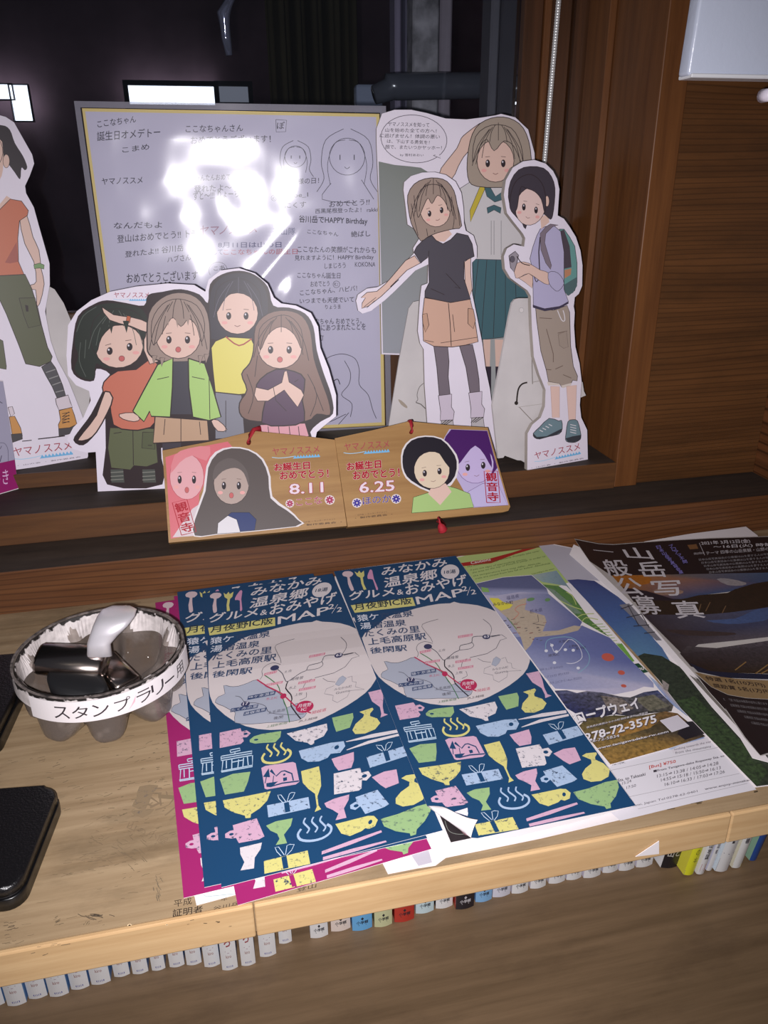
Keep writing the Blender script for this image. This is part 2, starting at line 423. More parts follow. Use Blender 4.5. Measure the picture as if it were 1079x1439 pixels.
def struct(o): o['kind'] = 'structure'; return o
XL, XR = -0.95, 0.511
struct(box('wall_back', (XL, .566, -.80), (XR + .03, .60, -.0195), W_LOW))
struct(box('floor', (XL - .3, -1.2, -.84), (1.2, .60, -.80), plain('floor_dark', (70, 64, 58), .7, noisy=.2, nscale=8)))
struct(box('trim_1', (XL, .5645, -.0195), (XR, .5665, .0348), W_RAIL, bevel=.0006, seg=1))
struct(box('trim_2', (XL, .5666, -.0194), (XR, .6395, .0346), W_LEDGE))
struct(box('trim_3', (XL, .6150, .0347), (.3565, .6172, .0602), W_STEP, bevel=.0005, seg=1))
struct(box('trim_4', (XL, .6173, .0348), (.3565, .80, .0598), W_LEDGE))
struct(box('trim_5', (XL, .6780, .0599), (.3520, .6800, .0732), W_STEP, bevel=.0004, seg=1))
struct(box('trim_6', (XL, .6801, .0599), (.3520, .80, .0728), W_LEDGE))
# window casing on the right: front face, two rebates, then the sash
struct(box('trim_7', (.3575, .6172, .0347), (.3808, .7100, 1.2), W_POST, bevel=.0008, seg=2))
struct(box('trim_8', (.3510, .7000, .0600), (.3574, .7400, 1.2), W_POST, bevel=.0006, seg=1))
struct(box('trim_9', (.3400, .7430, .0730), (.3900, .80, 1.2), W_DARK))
# cedar panel beyond the casing and the side wall in front of it
for z0, z1 in ((.0347, .58), (.5804, 1.2)):
    o = struct(box('panel', (.3809, .6225, z0), (XR, .6395, z1), W_PANEL, bevel=.0004, seg=1)); o.name = 'wall_back_panel' if z0 < .1 else 'wall_back_panel'
struct(box('wall_right', (XR, -.2, -.80), (XR + .03, .6395, 1.2), W_WALLR))

# window: sash frame, glass
xg = onY(733, 0, .76).x
wn = bpy.data.objects.new('window_1', None); COL.objects.link(wn); wn['kind'] = 'structure'; wn.location = (0, .76, .0735)
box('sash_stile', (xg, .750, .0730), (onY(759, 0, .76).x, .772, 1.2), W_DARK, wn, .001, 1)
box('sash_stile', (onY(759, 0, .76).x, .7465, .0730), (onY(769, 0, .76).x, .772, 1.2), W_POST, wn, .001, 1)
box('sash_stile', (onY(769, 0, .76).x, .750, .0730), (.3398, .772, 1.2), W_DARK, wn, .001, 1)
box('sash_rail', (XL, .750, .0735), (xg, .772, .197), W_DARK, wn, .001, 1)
g, nt, b = nodes('window_glass')
nt.nodes.remove(b); tr = N(nt, 'ShaderNodeBsdfTransparent'); gl = N(nt, 'ShaderNodeBsdfGlossy'); gl.inputs['Roughness'].default_value = .015
fr = N(nt, 'ShaderNodeFresnel'); fr.inputs['IOR'].default_value = 1.5; ms = N(nt, 'ShaderNodeMixShader')
nt.links.new(fr.outputs[0], ms.inputs[0]); nt.links.new(tr.outputs[0], ms.inputs[1]); nt.links.new(gl.outputs[0], ms.inputs[2])
nt.links.new(ms.outputs[0], nt.nodes['Material Output'].inputs[0]); M_GLASS = g
tr.inputs[0].default_value = (.86, .88, .9, 1)
box('glass_pane', (XL, .7600, .1971), (xg - .0001, .7630, 1.2), M_GLASS, wn)

# the dark room seen through the glass
struct(box('wall_far', (-4, 4.0, -1.0), (4, 4.05, 2.6), M_BLACKROOM))
struct(box('wall_left', (-4.05, .81, -1.0), (-4, 4.0, 2.6), M_BLACKROOM))
struct(box('floor_far', (-4, .81, -1.05), (4, 4.0, -1.0), M_BLACKROOM))
struct(box('ceiling', (-4, .81, 2.6), (4, 4.0, 2.65), M_BLACKROOM))
struct(box('wall_side_far', (2.2, .81, -1.0), (2.25, 4.0, 2.6), M_BLACKROOM))
def glow(name, c, s):
    m, nt, b = nodes(name); b.inputs['Base Color'].default_value = (0, 0, 0, 1)
    b.inputs['Emission Color'].default_value = (*c, 1); b.inputs['Emission Strength'].default_value = s; return m
M_DAY = glow('daylight_pane', (.84, .88, 1.0), 2.6)
def farwin(n, x0, y0, x1, y1, Y, M_DAY=M_DAY):
    a = onY(x0, y1, Y); c = onY(x1, y0, Y)
    w_ = bpy.data.objects.new('window_%d' % n, None); COL.objects.link(w_); w_.location = (a.x, Y, a.z); w_['kind'] = 'structure'
    box('glass_pane', (a.x, Y, a.z), (c.x, Y + .01, c.z), M_DAY, w_)
    t = .004 if n in (3, 4) else .02
    fm = plain('far_frame_%d' % n, (60, 60, 70), .6)
    for (p, q) in (((a.x - t, a.z - t), (c.x + t, a.z)), ((a.x - t, c.z), (c.x + t, c.z + t)), ((a.x - t, a.z), (a.x, c.z)), ((c.x, a.z), (c.x + t, c.z))):
        box('window_frame', (p[0], Y - .02, p[1]), (q[0], Y + .012, q[1]), fm, w_)
farwin(2, 183, 122, 300, 147, 3.9)
farwin(3, -60, 119, 17, 139, 3.9)
farwin(4, 22, 120, 39, 170, 3.9)
farwin(5, 309, 122, 348, 144, 3.95, glow('dim_pane', (.55, .58, .72), .25))

# curtain, posts and two solid stand-ins for reflections behind the glass
cz = onY(430, 0, 1.5)
cx0, cx1 = onY(376, 60, 1.5).x, onY(497, 60, 1.5).x
V = []; Fc = []; nx = 90
for i in range(nx + 1):
    u = i / nx; x = cx0 + (cx1 - cx0) * u; y = 1.5 + .022 * math.sin(u * 31) + .012 * math.sin(u * 67 + 1)
    V += [(x, y, .1), (x + .004 * math.sin(u * 9), y + .01, 2.59)]
for i in range(nx): Fc.append((2 * i, 2 * i + 2, 2 * i + 3, 2 * i + 1))
cur = mesh_obj('curtain', V, Fc, plain('curtain_cloth', (84, 76, 54), .9, noisy=.3, nscale=12, k=.8), None, True)
so = cur.modifiers.new('thick', 'SOLIDIFY'); so.thickness = .003
tag(cur, 'olive brown curtain hanging in folds in the dark room behind the glass', 'curtain')
def postobj(x0, x1, Y, col, label, z0=-.999, z1=2.599, k=1.9, noisy=.1):
    a = onY(x0, 60, Y).x; c = onY(x1, 60, Y).x
    o = box('support_post', (a, Y, z0), (c, Y + .03, z1), plain('post_paint', col, .6, noisy=noisy, nscale=50, k=k), None, .002, 1)
    return tag(o, label, 'post', 'posts standing behind the window glass')
postobj(555, 564, 1.05, (120, 112, 130), 'thinnest lilac grey upright strip behind the glass, leftmost of the pale posts')
postobj(570, 579, 1.04, (100, 96, 112), 'narrow dim grey upright strip behind the glass, left of the speckled post')
postobj(580, 617, .985, (140, 136, 140), 'wide speckled grey post behind the glass above the speech bubble', noisy=.7)
postobj(618, 635, 1.03, (128, 118, 126), 'smooth lilac grey post behind the glass, right edge of the speckled post')
postobj(689, 702, .86, (86, 84, 90), 'narrow paler grey upright beside the window sash behind the glass')
postobj(703, 738, .87, (58, 56, 62), 'wide dark grey upright behind the glass touching the window sash')
a = onY(478, 118, 1.2); c_ = onY(540, 146, 1.2)
o = box('support_post', (onY(500, 118, 1.2).x, 1.2, -.999), (onY(538, 118, 1.2).x, 1.22, onY(520, 118, 1.2).z), plain('pale_block', (150, 158, 180), .35, k=1.4), None, .004, 2)
tag(o, 'pale blue grey glossy block behind the top right corner of the signed board', 'block')
p0 = onY(538, 122, .93); p1 = onY(688, 120, .93)
rad = .0135
pp = [p0 + (p1 - p0) * t for t in (0, .06, .12, .9, .97, 1)]
o = tube('grey_bar', [(p0.x - .01, .93, p0.z - .008), (p0.x + .006, .93, p0.z - .003)] + [tuple(q) for q in pp[1:]], [rad * .7, rad * .85, rad, rad, rad, rad * .98, rad * .9], plain('bar_gloss', (72, 74, 82), .2, spec=.7, k=1.5), None, 20)  # solid bar modelled for a reflection-like grey band
tag(o, 'dark grey glossy bar shaped after a reflection-like band across the glass above the speech bubble', 'bar')
o = tube('flash_streak', [onY(x, y, 1.1) for x, y in ((326, -10), (314, 20), (318, 52), (322, 78))], [.006, .008, .006, .004], plain('streak_shine', (190, 190, 215), .08, metal=.6, k=1.2), None, 12)  # shiny solid takes the place of the flash's streak on the glass
tag(o, 'shiny twisted solid standing in for a flash reflection above the bright far window', 'reflection')

# beaded pull chain hanging in front of the sash
ch = empty('bead_chain', onY(785, 0, .742), 'thin chain of shiny silver beads hanging down the right window sash', 'bead chain')
MB = plain('silver_bead', (225, 220, 235), .25, metal=.4, spec=1.0, k=1.3)
bm = bmesh.new(); bmesh.ops.create_uvsphere(bm, u_segments=10, v_segments=6, radius=.0025)
t0 = onY(785, 0, .742); t1 = onY(763, 250, .742); first = None
nb = 150; top = t0 + (t0 - t1) * 1.3
for i in range(nb):
    p = top + (t1 - top) * (i / (nb - 1))
    if first is None:
        for v in bm.verts: v.co += p
        first = bm_obj('bead', bm, MB, ch, True); base0 = p.copy()
    else:
        o = first.copy(); COL.objects.link(o); o.parent = ch; o.matrix_parent_inverse = first.matrix_parent_inverse.copy(); o.location = p - base0
# white glossy box fixed to the side wall, top right
wb = empty('wall_box', (.40, .50, .36), 'white glossy box on the side wall at the top right corner', 'wall box')
M_WBOX = plain('white_enamel', (178, 184, 200), .22, spec=.5, k=1.3, bump=.25, bscale=160)
a = onY(966, 106, .49); a2 = onY(978, 0, .49)
V = [(a.x, .49, a.z), (XR - .0005, .49, a.z + .002), (XR - .0005, .49, .62), (a.x + .0035 * 3, .49, .62)]
V += [(x, y + .012, z) for x, y, z in V]
bm = bmesh.new(); vs = [bm.verts.new(v) for v in V]
for f in ((0, 1, 2, 3), (7, 6, 5, 4), (0, 4, 5, 1), (1, 5, 6, 2), (2, 6, 7, 3), (3, 7, 4, 0)): bm.faces.new([vs[i] for i in f])
bmesh.ops.bevel(bm, geom=bm.edges[:], offset=.0022, segments=3, affect='EDGES', profile=.5)
bm_obj('housing', bm, M_WBOX, wb, True)
a = onY(1079, 104, .487)
tube('button', [(a.x, .489, a.z - .012), (a.x, .480, a.z - .012)], [.004, .0036], M_CARD, wb, 16)
box('bottom_lip', (V[0][0] + .002, .4885, V[0][2] - .0012), (XR - .001, .5035, V[0][2] + .0012), plain('lip', (205, 205, 208), .35, k=1.3), wb, .0005, 1)

# ================================================================== counter and lower shelf
ct = empty('counter', (0, .41, -.02), 'light wooden counter top with ink stains and pale front edge', 'counter')
box('counter_board', (XL, .2615, -.0195), (XR - .0005, .5643, 0), W_TOP, ct)
sx = onY(358, 1290, .2585).x; sx2 = onY(1028, 1150, .2585).x
box('front_strip', (XL, .2585, -.0197), (sx - .0002, .26145, .0002), W_EDGE, ct, .0009, 2)
box('front_strip', (sx + .0002, .2585, -.0197), (sx2 - .0001, .26145, .0002), W_EDGE, ct, .0009, 2)
box('front_strip', (sx2 + .0002, .2585, -.0197), (XR - .0005, .26145, .0002), W_EDGE, ct, .0009, 2)
lo = box('lower_shelf', (XL, .04, -.242), (XR - .0005, .5655, -.22), W_LOW, None, .001, 1)
tag(lo, 'wide brown board of the lower shelf under the row of books', 'shelf')
lg = box('shelf_plinth', (XL + .02, .10, -.7995), (XR - .001, .565, -.2425), W_LOW); lg['kind'] = 'structure'; lg.name = 'trim_10'

# ink marks, stamped lettering and nail holes on the counter
ink = Art(); F0 = Flat(0, 0)
DK = (74, 64, 54)
c1 = C(0, 1080, 3.597); c2 = C(230, 980, 3.27)
def q3(f, *p): return f(*p)
ink.text('平成', *c2(48, 965, 130, 950, 46, 932), (45, 36, 30), .0, k=1)
ink.text('証明者', *c2(40, 1010, 178, 990, 42, 975), (45, 36, 30), .008, k=1)
ink.text('谷川岳', *c2(225, 988, 345, 962, 228, 962), (52, 42, 34), .0, k=1)
ink.text('年', *c2(262, 938, 292, 932, 260, 918), (60, 50, 40), .0, k=1)
ink.text('登山', *c2(610, 895, 700, 874, 612, 874), (60, 50, 40), .0, k=1)
ink.text('谷川岳', *c1(700, 160, 945, 330, 790, 80), (128, 109, 86), 0, k=1, hand=4)
ink.text('山の小屋', *c1(640, 300, 830, 390, 660, 262), (126, 107, 84), 0, k=1, hand=3)
ink.poly(c1(800, 130, 915, 138, 915, 158, 800, 150), (126, 108, 84), k=1)
for pts in ((705, 90, 800, 85, 770, 130, 735, 205, 668, 190, 690, 150), (660, 215, 780, 205, 720, 250)):
    ink.poly(c1(*pts), (132, 113, 88), k=1, tex=.5, sm=2)
random.seed(3)
def scratch(cx, cy, n, rx, ry, ang, col, w=.6, ln=14):
    for _ in range(n):
        x = cx + random.gauss(0, rx); y = cy + random.gauss(0, ry); l = random.uniform(.3, 1) * ln; a = math.radians(ang + random.gauss(0, 8))
        ink.line([(x, y), (x + l * .5 * math.cos(a), y + l * .5 * math.sin(a) + random.uniform(-.8, .8)), (x + l * math.cos(a), y + l * math.sin(a))], random.uniform(.4, 1) * w, col, k=1)
scratch(128, 1286, 14, 10, 1.6, 8, (72, 62, 52), 1.1, 14)
scratch(78, 1295, 8, 4, 3, -20, (84, 72, 58), .9, 7)
scratch(122, 1298, 6, 3, 2, -60, (90, 78, 62), .8, 6)
scratch(135, 1177, 12, 5, 5, 20, (104, 90, 70), .8, 6)
scratch(180, 1190, 22, 14, 10, 38, (112, 96, 76), 1.0, 14)
scratch(150, 1208, 16, 24, 6, -14, (122, 104, 82), .9, 22)
scratch(120, 1215, 14, 20, 8, -6, (126, 108, 84), .7, 18)
scratch(222, 1252, 16, 3, 9, 70, (104, 92, 76), 1.4, 9)
scratch(150, 1120, 14, 60, 25, -10, (106, 92, 72), .8, 7)
scratch(230, 1060, 20, 26, 14, -12, (92, 80, 64), .9, 9)
scratch(200, 1150, 60, 30, 40, -14, (104, 90, 70), .8, 10)
scratch(60, 1080, 12, 30, 12, -12, (112, 96, 76), .8, 12)
scratch(40, 1330, 18, 26, 10, -12, (112, 96, 74), .9, 16)
scratch(170, 1100, 60, 70, 60, -11, (116, 100, 78), .7, 16)
scratch(60, 1230, 30, 60, 40, -11, (112, 96, 74), .7, 18)
scratch(120, 860, 20, 60, 8, -8, (110, 94, 74), .7, 12)
scratch(180, 1180, 40, 50, 60, -14, (96, 82, 64), .6, 7)
scratch(8, 1305, 12, 6, 8, -10, (96, 82, 66), 1.0, 12)
scratch(290, 1300, 6, 20, 4, -10, (80, 68, 54), .8, 6)
for p, r in ((c1(655, 793)[0], 2.2), (c1(843, 790)[0], 1.0)):
    ink.ell(p[0], p[1], r * 1.5, r, (196, 172, 136)); ink.ell(p[0], p[1], r * .8, r * .55, (40, 32, 26))
for i in range(34):
    x = random.uniform(600, 1060); y = 1204 - (x - 600) * .198 + random.uniform(-6, 1.5)
    ink.line([(x, y), (x + random.uniform(3, 12), y - random.uniform(.5, 2.5))], random.uniform(.8, 2.4), random.choice([(88, 74, 54), (70, 58, 42), (104, 88, 64)]), k=1)
io = ink.build('ink_mark', F0, MP_PAPER, ct, dz=.000002, base=.00005)
io['kind'] = 'stuff'
# ================================================================== cut-out cards on the ledges
SK = (200, 170, 158); OUT = (48, 38, 40); SHDW = (176, 140, 130)
GRP = 'printed cut-out cards on the window ledge'
def face(a, cx, cy, rx, ry, rot=0, skin=SK, s=1.0, mouth='open', out=OUT, ow=1.0):
    """plain round face: two dots, small mouth, pale cheeks"""
    a.ell(cx, cy, rx, ry, skin, rot, out=out, ow=ow)
    ca, sa = math.cos(math.radians(rot)), math.sin(math.radians(rot))
    q = lambda u, v: (cx + ca * u * rx - sa * v * ry, cy + sa * u * rx + ca * v * ry)
    for sg in (-1, 1):
        e = q(.42 * sg, .12); a.ell(e[0], e[1], rx * .12, ry * .18, (46, 38, 42)); e = q(.42 * sg - .03, .05); a.ell(e[0], e[1], rx * .035, ry * .05, (200, 196, 204))
        e = q(.62 * sg, .45); a.ell(e[0], e[1], rx * .14, ry * .08, (206, 150, 146))
        a.line([q(.3 * sg, -.2), q(.55 * sg, -.18)], ow * .8, (90, 70, 66))
    if mouth == 'open':
        e = q(0, .58); a.ell(e[0], e[1], rx * .12, ry * .13, (176, 92, 92), out=OUT, ow=ow * .5)
    else: a.line([q(-.14, .58), q(0, .64), q(.14, .58)], ow * .9, (110, 70, 70))

def strands(a, cx, cy, rx, ry, dark, n=7, w=.9, a0=-75, a1=75, r0=.35, r1=1.0):
    for i in range(n):
        t_ = math.radians(a0 + (a1 - a0) * i / (n - 1)); k_ = random.uniform(.85, 1.0)
        x0, y0 = cx + rx * r0 * math.sin(t_), cy - ry * (1 - .25 * abs(math.sin(t_))) * .9
        x1, y1 = cx + rx * r1 * math.sin(t_), cy + ry * (.1 + .9 * abs(math.sin(t_))) * k_ * (.2 if abs(t_) < .5 else 1) - ry * .35
        a.line([(x0, y0), ((x0 + x1) / 2 + rx * .12 * math.sin(t_), (y0 + y1) / 2 - ry * .05), (x1, y1)], w, dark, sm=3)
# ---- card 1: four small hikers
g = C(80, 370, 2.6975)
PL = Plane(onZ(137, 690, .0602), onZ(300, 683, .0602), 7)
t = empty('standing_card', onZ(137, 690, .0602), 'white cut-out card with four small cheering hikers, widest card at centre left', 'standee', GRP)
out = g(155, 865, 147, 715, 112, 718, 62, 705, 38, 668, 62, 622, 100, 585, 128, 520, 122, 484, 72, 462, 42, 425, 36, 350, 42, 235, 75, 182, 130, 140, 200, 108, 300, 88,
        420, 76, 520, 82, 562, 108, 575, 62, 620, 27, 690, 18, 750, 38, 798, 78, 822, 130, 850, 152, 905, 160, 962, 188, 990, 240, 998, 320, 1030, 400, 1058, 500, 1058, 580, 1010, 618, 985, 640, 972, 700, 968, 830)
card('board', out, PL, .003, M_CARD, t, M_CARDEDGE)
a = Art()
logo(a, *g(216, 130, 350, 130, 216, 110))
def blk(*p): a.poly(g(*p), OUT, sm=3)
blk(60, 300, 80, 200, 140, 155, 190, 140, 260, 150, 330, 160, 345, 120, 400, 108, 470, 98, 540, 118, 572, 150, 580, 80, 625, 42, 690, 28, 750, 44, 800, 90, 820, 160, 880, 168, 940, 190, 972, 240, 985, 330, 1012, 420,
    1040, 500, 1046, 570, 1000, 600, 960, 640, 960, 700, 700, 700, 500, 720, 395, 700, 400, 838, 190, 838, 185, 700, 180, 560, 150, 640, 100, 690, 62, 670, 90, 625, 130, 570, 180, 470, 200, 420, 150, 400, 140, 445, 90, 440, 55, 400)
# person at the back in yellow
a.poly(g(576, 250, 582, 110, 625, 52, 690, 36, 752, 52, 795, 110, 800, 190, 790, 270, 740, 290, 600, 290, 580, 275), (52, 48, 56), sm=3, out=OUT, ow=.9)
a.poly(g(600, 485, 700, 500, 712, 660, 600, 665), (118, 118, 128), out=OUT, ow=1)
a.poly(g(584, 320, 600, 295, 640, 278, 735, 284, 748, 310, 742, 420, 735, 492, 690, 498, 600, 488, 590, 400), (198, 188, 100), out=OUT, ow=1.7)
a.line(g(640, 278, 690, 312, 738, 286), 2, (150, 70, 66), sm=3)
face(a, *g(684, 190)[0], 29, 29, mouth='smile', s=1)
a.poly(g(600, 190, 606, 100, 660, 62, 720, 64, 768, 110, 772, 190, 740, 130, 690, 100, 640, 130), (52, 48, 56), sm=3, out=OUT, ow=.9)
strands(a, *g(688, 150)[0], 36, 40, (90, 86, 100), 5, .7)
# person on the right in purple
a.poly(g(745, 330, 752, 240, 800, 190, 870, 178, 930, 200, 962, 260, 975, 360, 1005, 450, 1030, 520, 1035, 575, 985, 572, 940, 600, 760, 600, 700, 580, 692, 530, 720, 480, 700, 420, 730, 380), (116, 92, 84), sm=3, out=OUT, ow=1.7)
a.poly(g(770, 612, 940, 606, 955, 655, 900, 668, 770, 660), (196, 142, 152), out=OUT, ow=1)
for x in (800, 840, 880, 915): a.line(g(x, 618, x + 4, 655), 1, OUT)
a.poly(g(770, 440, 830, 402, 900, 410, 940, 440, 930, 520, 938, 598, 860, 616, 776, 604, 790, 520, 755, 480), (78, 58, 78), sm=2, out=OUT, ow=1.7)
a.poly(g(754, 470, 800, 480, 852, 452, 862, 410, 872, 408, 880, 450, 926, 480, 936, 500, 912, 545, 876, 500, 862, 480, 800, 522, 760, 522, 748, 500), SK, out=OUT, ow=1)
face(a, *g(845, 318)[0], 31, 30)
a.poly(g(770, 330, 768, 250, 820, 205, 880, 200, 925, 250, 930, 330, 900, 270, 850, 240, 800, 270), (116, 92, 84), sm=3, out=OUT, ow=.9)
strands(a, *g(850, 300)[0], 40, 44, OUT, 7)
for l_ in ((950, 420, 985, 500, 960, 580), (975, 470, 1010, 560), (720, 420, 745, 500, 725, 570), (760, 350, 750, 430)): a.line(g(*l_), .9, OUT, sm=3)
# left person in salmon
a.poly(g(66, 300, 84, 210, 132, 166, 200, 150, 280, 158, 330, 180, 352, 250, 335, 330, 200, 400, 150, 380, 140, 440, 90, 432, 66, 400, 80, 350), (44, 48, 44), sm=3, out=OUT, ow=.9)
a.poly(g(200, 622, 372, 626, 384, 755, 340, 772, 292, 768, 278, 784, 205, 776, 192, 700), (88, 92, 68), out=OUT, ow=1.7)
a.line(g(288, 630, 290, 765), 1, OUT); a.poly(g(325, 640, 370, 640, 372, 705, 322, 700), (80, 84, 62), out=OUT, ow=.8)
for x0, x1 in ((202, 252), (322, 372)):
    a.poly(g(x0, 780, x1, 780, x1 + 5, 832, x0 + 4, 832), (72, 74, 70), out=OUT, ow=1)
    for yy in (793, 808, 821): a.line(g(x0 + 2, yy, x1, yy - 3), 1.1, (120, 120, 112))
a.poly(g(178, 450, 230, 408, 300, 402, 345, 368, 388, 388, 380, 470, 374, 600, 330, 628, 280, 632, 214, 612, 200, 520, 176, 490), (178, 104, 86), sm=2, out=OUT, ow=1.7)
a.poly(g(182, 485, 212, 510, 190, 570, 150, 640, 118, 668, 80, 672, 100, 640, 150, 575), SK, sm=2, out=OUT, ow=1.9)
a.poly(g(330, 258, 362, 262, 388, 300, 384, 372, 352, 382, 330, 330), SK, out=OUT, ow=1.1)
face(a, *g(236, 315)[0], 34, 30, -12)
a.poly(g(128, 300, 140, 215, 200, 175, 290, 180, 335, 230, 330, 290, 290, 240, 220, 235, 170, 280, 150, 340), (44, 48, 44), sm=3, out=OUT, ow=.9)
strands(a, *g(225, 270)[0], 40, 40, (84, 90, 84), 6, .8)
for l_ in ((90, 300, 85, 370, 110, 430), (110, 290, 105, 360), (75, 260, 100, 200, 150, 165)): a.line(g(*l_), .8, (84, 90, 84), sm=3)
a.poly(g(170, 165, 215, 195, 285, 205, 346, 226, 344, 262, 280, 238, 200, 215), SK, sm=2, out=OUT, ow=1)
a.poly(g(266, 198, 280, 202, 276, 226, 262, 222), (170, 90, 62), out=OUT, ow=.7)
# middle person in the green jacket
a.poly(g(342, 300, 348, 190, 395, 132, 460, 110, 528, 128, 572, 190, 582, 300, 570, 365, 520, 372, 400, 372, 350, 345), (140, 122, 114), sm=3, out=OUT, ow=1.9)
a.poly(g(372, 580, 570, 595, 576, 672, 365, 682), (172, 142, 118), out=OUT, ow=1.7)
a.line(g(470, 575, 470, 675), 1, OUT)
a.poly(g(400, 682, 470, 680, 470, 720, 400, 720), (60, 54, 62))
a.poly(g(440, 372, 500, 372, 512, 572, 432, 572), (62, 60, 68))
a.poly(g(382, 384, 440, 360, 438, 470, 430, 582, 358, 580, 352, 560, 330, 600, 288, 560, 330, 480), (152, 182, 108), sm=1, out=OUT, ow=1.8)
a.poly(g(498, 360, 560, 380, 590, 470, 622, 582, 576, 596, 515, 582, 500, 470), (152, 182, 108), sm=1, out=OUT, ow=1.8)
a.line(g(380, 440, 425, 430), 1, OUT); a.line(g(512, 430, 560, 440), 1, OUT); a.line(g(576, 400, 580, 590), 1, OUT)
a.poly(g(236, 572, 290, 566, 315, 590, 292, 600, 250, 590), SK, sm=2, out=OUT, ow=1)
a.poly(g(585, 598, 610, 594, 645, 630, 610, 636), SK, sm=2, out=OUT, ow=1)
face(a, *g(460, 280)[0], 31, 30)
a.poly(g(366, 310, 360, 220, 400, 155, 460, 135, 530, 160, 560, 230, 548, 300, 530, 240, 500, 210, 470, 240, 440, 205, 410, 245), (140, 122, 114), sm=3, out=OUT, ow=.9)
strands(a, *g(460, 250)[0], 42, 50, OUT, 8)
for (hx, hy, w_, h_, c_) in ((172, 250, 22, 34, (44, 48, 44)), (205, 245, 20, 32, (44, 48, 44)), (262, 238, 24, 36, (44, 48, 44)), (420, 205, 24, 42, (140, 122, 114)), (455, 205, 22, 50, (140, 122, 114)), (495, 205, 24, 42, (140, 122, 114))):
    a.poly(g(hx - w_ / 2, hy - 20, hx + w_ / 2, hy - 20, hx + w_ * .1, hy + h_ - 10), c_)
for (hx, hy) in ((370, 350), (400, 358), (545, 350), (568, 345)): a.poly(g(hx - 10, hy, hx + 10, hy, hx - 3, hy + 34), (140, 122, 114), out=OUT, ow=.7)
for l_ in ((215, 645, 245, 640), (345, 690, 360, 690), (410, 590, 405, 650), (540, 600, 545, 650), (640, 520, 640, 640), (820, 470, 830, 520, 870, 560), (900, 450, 915, 440)): a.line(g(*l_), .9, OUT)
a.build('print', PL, MP_CARD, t)
card('easel_back', g(330, 500, 420, 480, 470, 500, 600, 840, 250, 850), PL.back(.03), .002, M_CARDBACK, t)

# ---- card 2: tall hiker at the left edge
g = C(0, 390, 4.496); h = C(0, 150, 4.316)
P0 = onZ(25, 660, .0732); P1 = onZ(122, 643, .0732)
PL = Plane(P0, P1, 4)
t = empty('standing_card', P0, 'tall white cut-out card of a hiker in a salmon shirt at the left edge', 'standee', GRP)
out = h(-250, 200, -120, 90, 0, 52, 35, 62, 85, 95, 130, 175, 195, 290, 207, 345, 180, 420, 152, 480, 158, 525, 205, 610, 235, 720, 272, 850, 300, 950, 302, 1080, 282, 1190) + \
      g(285, 215, 320, 400, 362, 520, 430, 645, 480, 770, 532, 905, 556, 1000, 556, 1130, 545, 1152, 105, 1214, -120, 1244)
card('board', out, PL, .003, M_CARD, t, M_CARDEDGE)
a = Art()
a.poly(h(-90, 130, 10, 112, 60, 140, 90, 220, 140, 300, 165, 365, 150, 385, 130, 370, 122, 440, 90, 400, 60, 360, 30, 330, -60, 330), (52, 46, 50), sm=3)
a.poly(h(-80, 200, 0, 180, 20, 300, 10, 420, -40, 470, -90, 400), SK, sm=3)
face(a, -16, 214, 20, 25, 4, mouth='smile', ow=.7)
a.poly([(-40, 215), (-38, 190), (-20, 176), (2, 182), (8, 205), (-2, 194), (-14, 198), (-26, 192), (-34, 205)], (52, 46, 50), sm=2)
a.ell(*h(38, 330)[0], 4.6, 9.5, SK, out=OUT, ow=.6)
a.poly(h(-90, 560, 0, 590, 40, 540, 70, 560, 60, 600, 0, 640, -60, 640), SK)
a.poly(h(118, 670, 160, 650, 200, 790, 236, 870, 250, 985, 268, 1075, 240, 1195, 222, 1200, 216, 1110, 160, 1112, 190, 1080, 220, 1060, 205, 940, 150, 830), SK, sm=2, out=OUT, ow=.9)
a.poly(h(-80, 640, 0, 622, 62, 560, 130, 572, 172, 630, 166, 660, 118, 692, 108, 800, 112, 940, 145, 1015, 60, 1032, -80, 1042), (178, 104, 80), sm=1, out=OUT, ow=.9)
a.poly(h(100, 820, 110, 940, 60, 950, 30, 945), (150, 84, 74))
a.poly(h(205, 958, 240, 948, 268, 960, 266, 985, 240, 978, 208, 982), (112, 140, 96), out=OUT, ow=.7)
a.poly(g(-40, -10, 158, -20, 200, 70, 238, 190, 262, 300, 300, 440, 330, 500, 320, 530, 250, 562, 162, 545, 120, 430, 40, 230, -40, 60), (86, 88, 68), sm=1, out=OUT, ow=1)
a.poly(g(120, 130, 222, 128, 232, 190, 258, 300, 180, 318, 150, 240), (82, 84, 64), out=OUT, ow=.8)
a.poly(g(158, 172, 178, 178, 180, 215, 165, 215), OUT)
a.poly(g(-20, 380, 18, 400, 40, 560, 40, 580, -20, 570), (86, 88, 68), out=OUT, ow=.8)
a.poly(g(262, 565, 322, 530, 350, 570, 395, 680, 415, 748, 362, 765, 330, 690, 290, 620), (76, 74, 78), sm=1, out=OUT, ow=.9)
for p in ((290, 600, 350, 580), (310, 640, 368, 620), (330, 680, 385, 660), (350, 725, 402, 712)): a.line(g(*p), 1.4, (130, 128, 128))
a.poly(g(350, 765, 430, 742, 445, 790, 458, 820, 372, 838, 356, 800), (196, 184, 192), sm=1, out=OUT, ow=.9)
a.poly(g(372, 840, 452, 820, 470, 870, 488, 935, 440, 960, 372, 968, 368, 930, 382, 900), (184, 132, 76), sm=1, out=OUT, ow=.9)
a.poly(g(370, 955, 440, 948, 488, 925, 490, 968, 430, 990, 372, 1002), (70, 66, 68), sm=1, out=OUT, ow=.7)
for i in range(4): a.line(g(392, 860 + i * 18, 440, 852 + i * 20), .9, OUT); a.line(g(392, 880 + i * 14, 436, 848 + i * 20), .8, OUT)
